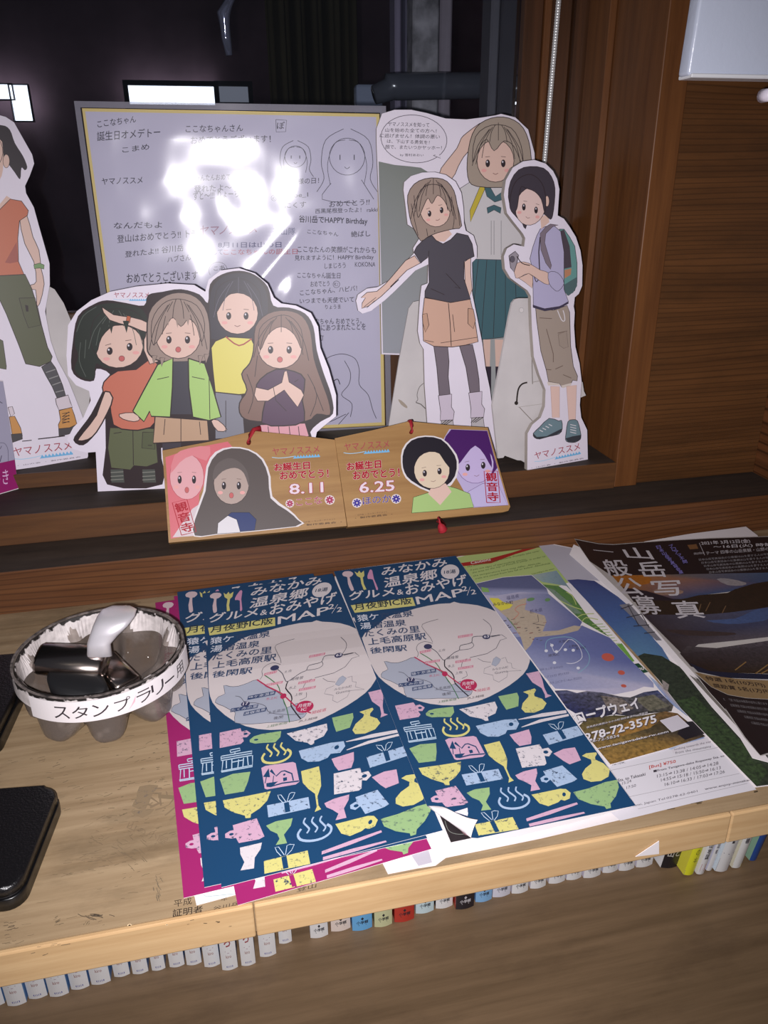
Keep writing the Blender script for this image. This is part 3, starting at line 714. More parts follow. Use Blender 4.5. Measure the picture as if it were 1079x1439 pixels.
a.poly(g(50, 820, 78, 815, 92, 860, 68, 880), (196, 184, 192), out=OUT, ow=.8)
a.poly(g(58, 880, 92, 875, 130, 950, 142, 1000, 80, 1010), (184, 132, 76), sm=1, out=OUT, ow=.8)
a.poly(g(70, 990, 140, 985, 142, 1020, 80, 1042), (70, 66, 68), out=OUT, ow=.7)
a.line(g(140, 1034, 200, 1028), 1.2, OUT); a.line(g(240, 1020, 330, 1010, 410, 1000), 1.5, OUT)
logo(a, *g(92, 1130, 455, 1084, 82, 1076))
a.text('・ 山の会 ・ 製作委員会', *g(110, 1192, 510, 1136, 109, 1184), (60, 50, 60))
a.build('print', PL, MP_CARD, t)
card('easel_back', g(290, 45, 345, 75, 402, 162, 445, 265, 575, 705, 562, 800, 522, 905, 300, 990), PL.back(.012), .002, M_CARDBACK, t)

# ---- card 3: speech bubble and saluting walker, rearmost
g = C(490, 150, 5.138); h = C(490, 380, 4.69)
PL = Plane((.15, .712, .0730), (.30, .712, .0730), 1)
t = empty('standing_card', (.22, .712, .0730), 'grey and white card with a speech bubble and a saluting walker in a teal skirt', 'standee', GRP)
out = g(200, 160, 240, 50, 330, 22, 450, 22, 560, 45, 700, 85, 850, 92, 960, 78, 1060, 62) + [(704, 160), (724, 165), (742, 182), (751, 215), (753, 300), (742, 380), (740, 430), (735, 470), (728, 520), (722, 640), (620, 655), (600, 500), (536, 498), (533, 300), (529, 200)]
card('board', out, PL, .003, M_CARD, t, M_CARDEDGE)
a = Art()
GG = (112, 116, 112); G2 = (150, 152, 152); G3 = (96, 100, 100)
pts = g(215, 395, 330, 420, 440, 430, 520, 440, 570, 470, 640, 480) + [(650, 300), (690, 420), (724, 520), (718, 640), (625, 650), (602, 498), (538, 496)]
a.poly(pts, [GG, GG, GG, GG, GG, GG, (120, 124, 120), (140, 142, 142), G2, G2, G2, (132, 134, 138), (140, 142, 150)])
# speech bubble
c = g(470, 232)[0]; a.ell(c[0], c[1], 46.5, 33.5, (206, 198, 210), 6, out=(60, 54, 66), ow=.8, n=36)
a.poly(g(610, 352, 662, 372, 652, 338), (206, 198, 210), out=(60, 54, 66), ow=.7); a.poly(g(600, 345, 655, 350, 650, 325, 620, 320), (206, 198, 210))
IK = (44, 40, 52)
a.text('ヤマノススメを知って', *g(282, 140, 580, 148, 284, 108), IK, .003)
a.text('山を始めた全ての方へ！', *g(262, 182, 632, 190, 264, 152), IK, .003)
a.text('に逃げません！体調の悪い', *g(222, 222, 655, 232, 226, 192), IK, .003)
a.text('は、下山する勇気を！', *g(275, 262, 582, 272, 277, 234), IK, .003)
a.text('顔で、またいつかヤッホー！', *g(262, 304, 670, 312, 264, 274), IK, .003)
a.text('by 雪村あおい', *g(370, 360, 540, 362, 371, 338), IK, .003)
# walker
TEAL = (62, 92, 100)
a.poly([(660, 360), (738, 360), (744, 420), (738, 470), (690, 476), (668, 478), (655, 430)], (64, 94, 102), out=OUT, ow=.8)
for x in (672, 684, 697, 710, 723): a.line([(x, 365), (x - 6 + (x - 690) * .3, 474)], .7, OUT)
a.poly([(679, 477), (689, 477), (688, 520), (690, 560), (684, 560), (680, 520)], SK); a.poly([(695, 477), (712, 477), (708, 560), (698, 560)], SK)
a.poly([(682, 515), (690, 515), (690, 560), (684, 560)], (48, 40, 52)); a.poly([(696, 515), (712, 515), (710, 600), (698, 600)], (48, 40, 52))
a.poly([(646, 265), (660, 256), (735, 262), (748, 290), (742, 360), (736, 366), (664, 364), (657, 330), (650, 300)], (186, 182, 184), out=(80, 74, 84), ow=.8)
for x in (690, 694, 704): a.line([(x, 310), (x, 358)], .6, (100, 96, 104))
a.poly([(676, 258), (684, 259), (666, 300), (661, 312), (660, 296)], (178, 160, 60), out=OUT, ow=.6)
a.poly([(680, 262), (688, 262), (696, 276), (705, 270), (708, 280), (695, 284), (684, 276)], TEAL, out=OUT, ow=.6)
a.poly([(684, 292), (694, 288), (704, 292), (703, 300), (694, 295), (685, 300)], TEAL, out=OUT, ow=.6)
a.poly(g(655, 480, 700, 400, 780, 300, 810, 230, 850, 190, 945, 120, 955, 130, 900, 220, 880, 300, 830, 360, 790, 430, 740, 525), SK, sm=2, out=OUT, ow=.9)
HB = (150, 136, 124)
a.poly([(657, 248), (658, 210), (668, 180), (690, 166), (715, 166), (735, 180), (745, 210), (744, 250), (720, 262), (670, 262)], HB, sm=3, out=OUT, ow=1)
face(a, 696, 226, 26, 30, 0, mouth='smile', ow=.9)
a.poly([(664, 228), (668, 192), (690, 176), (718, 180), (732, 205), (734, 232), (722, 206), (708, 198), (694, 212), (684, 196), (674, 206)], HB, sm=3, out=OUT, ow=.9)
strands(a, 700, 212, 38, 44, OUT, 9, .8)
a.build('print', PL, MP_CARD, t, base=.0001)

# ---- card 4: hiker in a dark shirt holding out one arm
PB = (.17, .664, .0602)
PL = Plane(PB, (.25, .6665, .0602), 4)
zb = lambda px: None
t = empty('standing_card', (.19, .6642, .0602), 'white cut-out card of a walker in a dark shirt holding out one open hand', 'standee', GRP)
g = C(490, 150, 5.138); h = C(490, 380, 4.69)
def foot(px, z=.0602):
    for py in range(560, 760):
        if PL.pos(px, py).z <= z: return (px, py)
out = g(395, 600, 400, 545, 450, 500, 530, 475, 620, 472, 700, 492, 770, 540, 812, 620, 828, 730, 832, 840, 845, 895, 900, 930, 925, 1010, 925, 1090, 890, 1125, 892, 1230, 895, 1330) + \
      h(800, 40, 815, 160, 850, 330, 880, 480, 900, 640, 930, 780, 945, 900) + [foot(700), foot(603)] + h(518, 1010, 500, 760, 494, 520, 470, 480, 455, 400, 470, 180, 480, 100, 520, 85, 524, -40, 440, 0, 300, 140, 240, 195, 150, 265, 90, 285, 62, 265, 48, 200, 60, 160, 120, 120, 190, 110) + \
      g(300, 1250, 400, 1130, 470, 1060, 465, 1020, 510, 950, 470, 880, 425, 850, 408, 700)
card('board', out, PL, .003, M_CARD, t, M_CARDEDGE)
a = Art()
TS = (72, 68, 76)
a.poly(h(560, 500, 652, 500, 660, 600, 655, 700, 668, 820, 596, 825, 580, 640), (108, 98, 106), out=OUT, ow=.9)
a.poly(h(728, 495, 815, 488, 840, 600, 858, 720, 862, 808, 800, 815, 772, 640), (108, 98, 106), out=OUT, ow=.9)
for x0 in (590, 790):
    dx = x0 - 590; dy = -18 if dx else 0
    a.poly(h(x0, 825 + dy, x0 + 88, 815 + dy, x0 + 86, 900 + dy, x0 + 105, 930 + dy, x0 + 98, 985 + dy, x0 + 12, 990 + dy, x0 + 15, 930 + dy), (188, 176, 190), out=OUT, ow=.8)
    a.poly(h(x0 + 20, 990 + dy, x0 + 95, 985 + dy, x0 + 110, 1080, x0 + 15, 1085), (170, 164, 166), out=OUT, ow=.8)
    for k in range(3): a.line(h(x0 + 15 + k * 14, 1020 + dy, x0 + 55 + k * 20, 985 + dy), 1, OUT)
a.poly(h(498, 180, 560, 190, 670, 212, 800, 190, 830, 320, 852, 470, 770, 492, 680, 505, 560, 500, 492, 465, 485, 300), (188, 152, 134), out=OUT, ow=1)
a.line(h(656, 215, 668, 350, 675, 500), 1, OUT); a.line(h(684, 290, 697, 405), .8, OUT); a.line(h(500, 460, 560, 472), .7, OUT); a.line(h(605, 478, 850, 440), .7, OUT)
a.poly(h(485, 290, 515, 282, 528, 360, 505, 408, 488, 350), (176, 140, 120), out=OUT, ow=.8)
a.poly(h(786, 250, 820, 255, 835, 330, 820, 385, 785, 350), (176, 140, 120), out=OUT, ow=.8)
a.poly(g(475, 1075, 515, 1130, 420, 1180, 300, 1300) + h(330, 60, 215, 170, 130, 235, 85, 250, 88, 215, 110, 180, 80, 180, 120, 145, 185, 138, 240, 90) + g(300, 1240, 410, 1110), SK, sm=1, out=OUT, ow=.9)
a.line(h(180, 178, 100, 240), .7, OUT); a.line(h(170, 200, 118, 248), .6, OUT)
a.poly(g(835, 1120, 880, 1090, 880, 1200, 890, 1320, 870, 1380, 840, 1300), SK, out=OUT, ow=.8)
a.poly(g(640, 880, 700, 860, 745, 920, 690, 975, 640, 970, 600, 935), SK)
a.poly(g(600, 930, 550, 950, 490, 1010, 470, 1050, 520, 1130, 575, 1080, 578, 1180, 580, 1270, 550, 1330) + h(500, 175, 560, 190, 670, 212, 802, 190, 760, 60) + g(830, 1250, 832, 1115, 905, 1080, 890, 990, 860, 930, 780, 912, 735, 960, 680, 990, 630, 965), TS, sm=1, out=OUT, ow=1)
a.line(g(515, 1130, 575, 1085, 578, 1040), .8, OUT); a.line(h(640, 20, 735, 120, 700, 110), .8, OUT); a.line(h(540, 120, 630, 160), .8, OUT)
HB2 = (142, 124, 114)
a.poly(g(430, 740, 425, 640, 470, 560, 550, 520, 640, 515, 710, 540, 760, 610, 780, 700, 815, 860, 770, 880, 740, 885, 640, 910, 570, 940, 520, 970, 480, 900, 450, 840), HB2, sm=2, out=OUT, ow=1)
c = g(622, 745)[0]; face(a, c[0], c[1], 21, 24, -16, mouth='smile', ow=.8)
a.poly(g(500, 800, 490, 700, 520, 600, 600, 560, 690, 590, 740, 700, 730, 760, 690, 680, 640, 640, 600, 700, 570, 660, 530, 740), HB2, sm=3, out=OUT, ow=.9)
strands(a, *g(610, 700)[0], 33, 40, OUT, 9, .8)
for l_ in ((450, 700, 470, 800, 500, 930), (470, 640, 480, 760), (770, 640, 790, 760, 800, 860), (740, 650, 760, 800, 750, 880), (560, 880, 570, 935), (620, 890, 620, 905)): a.line(g(*l_), .8, OUT, sm=3)
a.build('print', PL, MP_CARD, t)
eb = PL.back(.010)
card('easel_back', h(262, 1030, 330, 600, 395, 250, 425, 208, 470, 198, 560, 260, 700, 900, 700, 1200, 262, 1180), eb, .002, M_CARDBACK, t)
a = Art()
a.line(h(500, 738, 465, 770, 450, 820, 455, 850, 442, 868), .8, (90, 84, 84), sm=3); a.line(h(442, 870, 475, 882, 520, 925), 1.2, (80, 74, 72))
a.poly(h(325, 850, 350, 860, 385, 895, 380, 908, 345, 885), (150, 138, 126), sm=2)
a.build('fold_line', eb, MP_CARD, t)

# ---- card 5: hiker with a teal rucksack, right
g = C(690, 210, 6.256); h = C(680, 400, 5.14)
PL = Plane(onZ(741, 660, .0602), onZ(826, 645, .0602), 5)
t = empty('standing_card', onZ(741, 660, .0602), 'white cut-out card of a walker with a teal rucksack looking at a camera', 'standee', GRP)
out = g(112, 400, 130, 270, 190, 160, 280, 105, 380, 92, 480, 125, 545, 190, 580, 260, 600, 350, 590, 500, 585, 580, 640, 610, 690, 680, 745, 770, 785, 890, 803, 1020, 800, 1200, 770, 1270, 735, 1300, 725, 1400) + \
      h(645, 130, 655, 200, 650, 300, 660, 450, 690, 570, 705, 700, 692, 870, 702, 960, 745, 1050, 750, 1265, 312, 1340, 315, 1075, 350, 1010, 410, 960, 440, 880, 445, 760, 400, 650, 360, 520, 345, 300, 340, 150) + \
      g(350, 1290, 320, 1240, 250, 1190, 170, 1130, 122, 1050, 112, 940, 140, 870, 200, 835, 290, 855, 300, 780, 280, 740, 200, 640, 140, 560)
card('board', out, PL, .0045, M_CARD, t, M_CARDEDGE)
a = Art()
a.poly(g(600, 700, 640, 700, 690, 770, 735, 850, 755, 1000, 755, 1170, 735, 1240, 680, 1285, 640, 1240), (96, 138, 134), sm=1, out=OUT, ow=.7)
a.poly(g(640, 1190, 755, 1120, 755, 1200, 720, 1260, 670, 1285, 640, 1240), (76, 96, 98))
a.poly(g(600, 720, 640, 705, 690, 850, 706, 1035, 640, 1050), (72, 64, 72)); a.poly(g(645, 1060, 705, 1045, 700, 1100, 645, 1135), (168, 120, 92))
a.poly(h(372, 165, 380, 260, 410, 480, 450, 620, 465, 700, 545, 715, 560, 740, 625, 720, 640, 690, 672, 695, 675, 660, 645, 590, 625, 440, 618, 200, 600, 150, 500, 185), (150, 136, 126), sm=1, out=OUT, ow=.8)
for p in ((450, 320, 500, 500, 500, 560), (400, 240, 490, 245), (450, 612, 485, 615), (515, 610, 570, 585), (570, 650, 630, 675), (532, 350, 600, 335)): a.line(h(*p), 1.0, (104, 88, 80))
a.poly(h(535, 360, 595, 335, 608, 450, 575, 460, 545, 440), (146, 132, 122), out=(110, 96, 90), ow=.6)
a.poly(h(455, 700, 545, 715, 545, 728, 462, 728), (196, 184, 176)); a.poly(h(555, 730, 630, 710, 630, 725, 570, 748), (196, 184, 176))
a.line(h(530, 185, 560, 255, 582, 260, 580, 220, 570, 185), 1.2, (200, 195, 200), sm=3)
a.poly(h(480, 735, 545, 735, 545, 960, 492, 960), (206, 176, 166), out=(170, 140, 136), ow=.5); a.poly(h(595, 735, 668, 725, 660, 985, 612, 985), (206, 176, 166), out=(170, 140, 136), ow=.5)
SH = (104, 124, 132)
a.poly(h(355, 1075, 400, 1030, 470, 965, 540, 985, 560, 980, 565, 1040, 540, 1080, 450, 1100, 400, 1115, 365, 1105), SH, sm=2, out=OUT, ow=.8)
a.poly(h(352, 1070, 380, 1100, 450, 1095, 560, 1040, 562, 1060, 520, 1085, 400, 1118, 362, 1105), (54, 56, 62), sm=1)
a.poly(h(605, 990, 640, 975, 675, 985, 695, 1060, 698, 1110, 660, 1138, 610, 1138, 588, 1120, 592, 1070), SH, sm=2, out=OUT, ow=.8)
a.poly(h(588, 1110, 640, 1095, 698, 1085, 696, 1120, 650, 1138, 605, 1135), (54, 56, 62), sm=1)
for k in range(4): a.line(h(400 + k * 22, 1050 - k * 14, 425 + k * 22, 1062 - k * 14), 1.1, (200, 196, 200)); a.line(h(622, 1010 + k * 18, 665, 1020 + k * 18), 1.0, (200, 196, 200))
BL_ = (164, 158, 186)
a.poly(g(240, 1130, 330, 1090, 372, 1120, 360, 1220, 300, 1170), SK, out=OUT, ow=.5)
a.poly(g(430, 700, 400, 760, 365, 860, 340, 960, 365, 1060, 370, 1370, 470, 1400, 600, 1380, 680, 1340, 640, 1230, 640, 900, 610, 720, 540, 660, 470, 680), BL_, sm=1, out=OUT, ow=.7)
a.poly(g(365, 1365, 470, 1400, 600, 1380, 678, 1335, 680, 1355, 600, 1400, 470, 1422, 366, 1390), (62, 56, 74))
a.poly(g(430, 740, 480, 680, 520, 655, 590, 665, 540, 680, 480, 740, 470, 820, 530, 1020, 522, 1055, 480, 1000, 436, 880), (118, 106, 116), sm=1, out=OUT, ow=.5)
a.line(g(430, 770, 418, 900, 425, 1060), 1.6, (56, 48, 56)); a.line(g(440, 1090, 400, 1165, 380, 1120), 1.2, (56, 48, 56), sm=3)
a.poly(g(200, 1030, 250, 990, 330, 1000, 430, 1060, 510, 1090, 505, 1190, 420, 1150, 330, 1090, 260, 1120, 215, 1130), SK, sm=2, out=OUT, ow=.6)
a.poly(g(500, 1085, 560, 1075, 610, 1110, 640, 1180, 590, 1245, 550, 1230, 510, 1180), BL_, sm=2, out=OUT, ow=.6)
a.poly(g(155, 935, 210, 895, 240, 930, 225, 1000, 200, 1080, 170, 1040), (140, 132, 140), out=OUT, ow=.9); a.ell(*g(185, 965)[0], 3.4, 4.4, (90, 84, 94), out=OUT, ow=.5)
a.line(g(225, 940, 270, 1000, 340, 1020), 1.2, OUT, sm=3)
HD = (62, 56, 64)
a.poly(g(430, 600, 500, 560, 510, 640, 440, 700), SK)
a.poly(g(150, 420, 170, 280, 240, 180, 340, 150, 460, 165, 530, 240, 560, 340, 555, 470, 540, 580, 520, 615, 480, 580, 440, 560, 350, 560, 300, 700, 270, 640, 190, 560), HD, sm=2, out=OUT, ow=.8)
c = g(345, 500)[0]; face(a, c[0], c[1], 21, 27, 14, skin=(204, 178, 172), mouth='smile', ow=.7)
a.ell(*g(490, 455)[0], 3, 7.5, SK, out=OUT, ow=.5)
a.poly(g(160, 480, 190, 330, 250, 250, 350, 220, 440, 290, 478, 420, 470, 560, 440, 440, 380, 370, 300, 340, 262, 330, 240, 430, 225, 520, 190, 560), HD, sm=3, out=OUT, ow=.9)
logo(a, *h(368, 1262, 695, 1192, 362, 1212))
a.text('・ 山の会 ・ 製作委員会', *h(342, 1330, 720, 1258, 341, 1320), (60, 50, 60))
a.build('print', PL, MP_CARD, t)
eb = PL.back(.009)
e = card('easel_back', h(60, 870, 120, 560, 180, 230, 203, 130, 222, 106, 250, 98, 320, 98, 480, 300, 620, 700, 560, 1270, 290, 1283, 270, 1270, 240, 1268, 150, 1235, 140, 1250, 102, 1255), eb, .0022, M_CARDBACK, t)
a = Art()
a.line(h(312, 706, 275, 718, 250, 750, 240, 800, 236, 850), 2.2, (46, 40, 38), sm=4); a.ell(*h(233, 855)[0], 2.6, 2.8, (46, 40, 38))
a.line(h(345, 480, 350, 718), 1.2, (120, 112, 108)); a.line(h(350, 705, 400, 695), .8, (140, 132, 126)); a.line(h(245, 885, 415, 862), .5, (150, 142, 136)); a.line(h(255, 885, 350, 985), 1.0, (120, 110, 104))
a.ell(*h(270, 184)[0], 3.4, 3.8, (150, 146, 146)); a.ell(*h(270, 184)[0], 2.9, 3.2, (192, 186, 186))
a.build('fold_line', eb, MP_CARD, t)
card('easel_tab', h(690, 690, 712, 705, 722, 770, 736, 800, 700, 815, 660, 830), PL.back(.014), .002, M_CARDBACK, t)

# ================================================================== signed board in its plastic sleeve
PL = Plane((.10, .742, .0730), (.16, .7392, .0730), 1.0)
t = empty('signed_board', (.04, .742, .0730), 'square white board with a gold border and handwritten greetings in clear plastic', 'message board')
GOLD = plain('gold_edge', (196, 168, 92), .3, metal=.3, k=1.3)
quad = [(115, 152), (533, 160), (541, 598)]
BLc = (178, 618)
def bl(u, v):                  # board unit square -> photo pixels, through the plane
    A = [PL.pos(*p) for p in (quad[0], quad[1], quad[2])]
    return None
M_BOARD = plain('board_paper', (196, 190, 208), .55, k=1.35)
card('board', [(115, 152), (533, 160), (541, 598), (178, 615)], PL, .0025, GOLD, t)
a = Art()
a.poly([(115.5, 152.5), (532.5, 160.5), (540.5, 597), (178.5, 614.5)], (214, 192, 124), k=1.3); a.poly([(119.6, 156.6), (528.6, 164.4), (536.2, 593.4), (182, 610.8)], (190, 186, 204), k=1.3)
g = C(100, 140, 3.996); h = C(340, 140, 3.996); m = C(340, 340, 4.796)
PEN = (54, 52, 66)
def T(s_, p, hnd=.7, b=.008): a.text(s_, *p, PEN, b, hand=hnd)
T('ここなちゃん', g(148, 158, 365, 130, 146, 118)); T('誕生日オメデトー', g(146, 232, 500, 208, 146, 180)); T('こまめ', g(288, 300, 440, 278, 286, 268))
T('ここなちゃんさん', g(642, 185, 965, 180, 642, 145)); T('おめでとうございます！', g(672, 248, 1120, 240, 672, 205)); T('山崎', g(948, 314, 1045, 308, 948, 268))
T('ヤマノススメ', g(172, 478, 400, 470, 172, 440)); T('なちゃんたんおめでとって', g(640, 460, 978, 450, 640, 425)); T('登れたよ〜', g(690, 520, 900, 512, 690, 480)); T('ずと〜!!! りょーちん', g(685, 565, 975, 545, 685, 520))
T('なんだもよ', g(240, 725, 510, 720, 240, 690)); T('登山はおめでとう!! トモ', g(258, 805, 710, 770, 258, 762)); T('登れたよ!! 谷川岳', g(302, 888, 630, 850, 302, 850)); T('ハブさん', g(542, 915, 672, 900, 542, 880))
T('おめでとうございます', g(312, 1030, 710, 1012, 312, 975), b=.01); T('〜 !!!', g(380, 1080, 560, 1060, 380, 1040))
T('ここな様の日！', h(208, 482, 432, 470, 208, 448)); T('poinoe_1', h(215, 562, 372, 552, 215, 530)); T('にくす', h(240, 612, 360, 604, 240, 580))
a.ell(*h(180, 552)[0], 4.4, 4.4, PEN); a.ell(*h(180, 552)[0], 3.8, 3.8, (190, 186, 204), 0); T('の', h(170, 562, 190, 562, 170, 545))
T('おめでとう!!', h(490, 605, 715, 590, 490, 572)); T('西黒尾根登ったよ！ rakki', h(412, 640, 760, 630, 412, 612)); T('谷川岳でHAPPY Birthday', h(320, 695, 705, 708, 320, 650), b=.02)
T('ここなちゃん', h(366, 752, 540, 768, 366, 728)); T('絶ばし', h(612, 772, 720, 768, 612, 738), b=.01)
T('ここなたんの笑顔がこれからも', h(312, 858, 752, 862, 312, 822)); T('見れますように！HAPPY Birthday', h(296, 908, 738, 902, 296, 875)); T('しまじろう', h(462, 950, 582, 945, 462, 920)); T('KOKONA', h(635, 938, 748, 938, 635, 912))
T('ここなちゃん誕生日', h(310, 1002, 552, 1004, 310, 970)); T('おめでとう', h(385, 1052, 490, 1048, 385, 1020))
a.ell(*h(530, 1037)[0], 5, 5, PEN); a.ell(*h(530, 1037)[0], 4.4, 4.4, (190, 186, 204), 0); T('む', h(518, 1045, 542, 1045, 518, 1026))
T('ここなちゃん、ハピバ！', m(390, 362, 775, 330, 390, 325)); T('いつまでも天使でいて', m(390, 418, 755, 405, 390, 380)); T('りょうま', m(562, 455, 665, 450, 562, 425))
T('ここなちゃん おめでとう。', m(430, 558, 805, 552, 430, 518)); T('谷川岳にあつまれたことを', m(430, 605, 832, 592, 430, 560)); T('登山町', m(430, 668, 548, 665, 430, 630))
a.line(m(120, 0, 120, 0), .1, PEN)
a.text('ヤマノススメ', *g(715, 762, 1040, 752, 728, 708), (150, 110, 130), .01); a.text('登山隊', *h(172, 762, 300, 758, 172, 722), (90, 96, 126))
a.text('8月11日は山の日', *g(825, 832, 1180, 830, 825, 800), (84, 84, 120), .015)
a.text('そして', *g(760, 872, 850, 870, 760, 842), (84, 84, 120), .01); a.text('ここなちゃんの誕生日', *g(855, 872, 1270, 868, 855, 840), (176, 104, 116), .01)
# plain doodles of a round-faced person
def doodle(c, rx, ry, hair=True):
    n = 26; P = [(c[0] + rx * math.cos(t_), c[1] + ry * math.sin(t_)) for t_ in [2 * math.pi * i / n for i in range(n + 1)]]
    a.line(P, .8, PEN)
    for sg in (-1, 1):
        a.line([(c[0] + sg * rx * .4, c[1] - ry * .1), (c[0] + sg * rx * .4, c[1] + ry * .18)], 1.2, PEN)
        if hair:
            a.line([(c[0] + sg * rx * .2, c[1] - ry * 1.5), (c[0] + sg * rx * 1.2, c[1] - ry * .9), (c[0] + sg * rx * 1.45, c[1] + ry * .3), (c[0] + sg * rx * 1.3, c[1] + ry * 1.2), (c[0] + sg * rx * 1.7, c[1] + ry * 1.9)], .8, PEN, sm=4)
            a.line([(c[0] + sg * rx * .1, c[1] - ry * .9), (c[0] + sg * rx * .7, c[1] - ry * .7), (c[0] + sg * rx * 1.1, c[1] + ry * .4), (c[0] + sg * rx * .95, c[1] + ry * 1.5)], .7, PEN, sm=4)
    a.line([(c[0] - rx * .15, c[1] + ry * .55), (c[0], c[1] + ry * .66), (c[0] + rx * .15, c[1] + ry * .55)], .8, PEN, sm=3)
doodle(h(300, 320)[0], 15, 15); doodle(h(590, 320)[0], 25, 26)
a.line(h(500, 470, 450, 560, 640, 580), .8, PEN, sm=3); a.line(h(670, 450, 740, 560), .8, PEN)
T('ぽ', h(196, 165, 240, 165, 196, 125)); a.line(h(190, 112, 250, 116, 245, 180, 192, 182, 190, 112), .7, PEN)
a.line(m(550, 800, 600, 770, 680, 755, 760, 785, 790, 860, 790, 960, 850, 1030, 880, 1130, 905, 1190), .8, PEN, sm=4)
a.line(m(690, 800, 730, 880, 720, 960, 670, 1030, 740, 1090, 730, 1180), .8, PEN, sm=4); a.line(m(620, 935, 645, 925, 660, 960), 1.2, PEN, sm=3)
a.line(m(520, 1240, 620, 1200, 700, 1160), .8, PEN); a.line(m(650, 1230, 720, 1150), .8, PEN)
c = g(825, 960)[0]; a.line([(c[0] + 13 * math.cos(x), c[1] + 12 * math.sin(x)) for x in [2.6 + i * .28 for i in range(16)]], .6, PEN); T('こあ', g(800, 962, 862, 955, 800, 935))
a.build('writing', PL, printmat('board_print', .5, .35), t)
# clear sleeve: crinkled thin film in front of and around the board
m_, nt, b = nodes('clear_film'); nt.nodes.remove(b); L = nt.links.new
tr = N(nt, 'ShaderNodeBsdfTransparent'); gl = N(nt, 'ShaderNodeBsdfGlossy'); gl.inputs['Roughness'].default_value = .16
fr = N(nt, 'ShaderNodeFresnel'); fr.inputs['IOR'].default_value = 1.75; ms = N(nt, 'ShaderNodeMixShader'); tr.inputs[0].default_value = (.93, .93, .95, 1)
tc = N(nt, 'ShaderNodeTexCoord'); nz = N(nt, 'ShaderNodeTexNoise'); nz.inputs['Scale'].default_value = 9; nz.inputs['Detail'].default_value = 1.5; nz.inputs['Distortion'].default_value = 1.2
L(tc.outputs['Object'], nz.inputs['Vector']); bp = N(nt, 'ShaderNodeBump'); bp.inputs['Strength'].default_value = 1.0; bp.inputs['Distance'].default_value = .0008
L(nz.outputs['Fac'], bp.inputs['Height']); L(bp.outputs[0], gl.inputs['Normal']); L(fr.outputs[0], ms.inputs[0]); L(tr.outputs[0], ms.inputs[1]); L(gl.outputs[0], ms.inputs[2])
L(ms.outputs[0], nt.nodes['Material Output'].inputs[0]); M_FILM = m_
Q = [(104, 142), (542, 149), (550, 600), (170, 622)]
nx, ny = 90, 90; V = []; Fc = []
for j in range(ny + 1):
    for i in range(nx + 1):
        u, v = i / nx, j / ny
        px = (Q[0][0] * (1 - u) + Q[1][0] * u) * (1 - v) + (Q[3][0] * (1 - u) + Q[2][0] * u) * v
        py = (Q[0][1] * (1 - u) + Q[1][1] * u) * (1 - v) + (Q[3][1] * (1 - u) + Q[2][1] * u) * v
        ed = min(u, 1 - u, v, 1 - v)
        hh = .0012 + .0012 * (noise.noise((px * .02, py * .02, 2.2)) + .6) * min(1, ed * 10)
        # two soft ridges where the film stands off the board
        for (ax_, ay_, bx_, by_, am, wd_) in ((452, 290, 330, 440, .0026, 15), (420, 380, 380, 470, .0022, 16)):
            ex_, ey_ = bx_ - ax_, by_ - ay_; ll = math.hypot(ex_, ey_); tt = ((px - ax_) * ex_ + (py - ay_) * ey_) / ll; dd_ = ((px - ax_) * -ey_ + (py - ay_) * ex_) / ll
            hh += am * math.exp(-(dd_ / wd_) ** 2) * math.exp(-((tt - ll / 2) / (ll * .42)) ** 4)
        V.append(PL.pos(px, py, hh))
for j in range(ny):
    for i in range(nx): Fc.append((j * (nx + 1) + i, j * (nx + 1) + i + 1, (j + 1) * (nx + 1) + i + 1, (j + 1) * (nx + 1) + i))
o = mesh_obj('plastic_sleeve', V, Fc, M_FILM, t, True)
# the sealed rim of the sleeve, a little milky
m2, nt, b = nodes('film_rim'); nt.nodes.remove(b); L = nt.links.new
tr = N(nt, 'ShaderNodeBsdfTransparent'); gl = N(nt, 'ShaderNodeBsdfPrincipled'); gl.inputs['Base Color'].default_value = (.5, .48, .55, 1); gl.inputs['Roughness'].default_value = .2
ms = N(nt, 'ShaderNodeMixShader'); ms.inputs[0].default_value = .42
L(tr.outputs[0], ms.inputs[1]); L(gl.outputs[0], ms.inputs[2]); L(ms.outputs[0], nt.nodes['Material Output'].inputs[0])
i_ = [(113, 151), (534, 158.5), (542.5, 598), (178, 616)]
for k in range(4):
    q0, q1, r0, r1 = Q[k], Q[(k + 1) % 4], i_[k], i_[(k + 1) % 4]
    mesh_obj('sleeve_seam', [PL.pos(*p, .0003) for p in (q0, q1, r1, r0)] + [PL.pos(*p, .0007) for p in (q0, q1, r1, r0)],
             [(0, 3, 2, 1), (4, 5, 6, 7), (0, 1, 5, 4), (1, 2, 6, 5), (2, 3, 7, 6), (3, 0, 4, 7)], m2, t)

# ================================================================== magenta leaflet at the left edge
PL = Plane(onZ(26, 687, .0602), onZ(-40, 705, .0602), 6)
if PL.n.y > 0: PL.n = Vector((-PL.n.x, -PL.n.y, PL.n.z))
t = empty('leaflet', onZ(10, 690, .0602), 'lilac leaflet with a magenta foot leaning at the left edge of the ledge', 'leaflet')
sheetpaper('page', [(-60, 530), (4, 535), (8, 560), (17, 620), (26, 687), (-60, 712)], PL, M_PAPER, t, th=.0004)
a = Art()
a.poly([(-60, 531), (4, 536), (8, 560), (20.5, 646), (-60, 664)], (150, 146, 166)); a.poly([(-60, 664), (20.5, 646), (25.5, 686), (-60, 711)], (132, 26, 92))
z = C(0, 560, 9)
a.text('さっき', *z(-180, 1110, 110, 1080, -186, 925), (200, 160, 196), .0)
a.line(z(0, 560, 60, 570, 100, 650, 105, 800), .6, (80, 76, 96), sm=3); a.line(z(-20, 30, 30, 60), 1, (70, 66, 86)); a.line(z(0, 640, 20, 600), .8, (80, 76, 96)); a.line(z(0, 800, 20, 720), 1, (70, 66, 86))
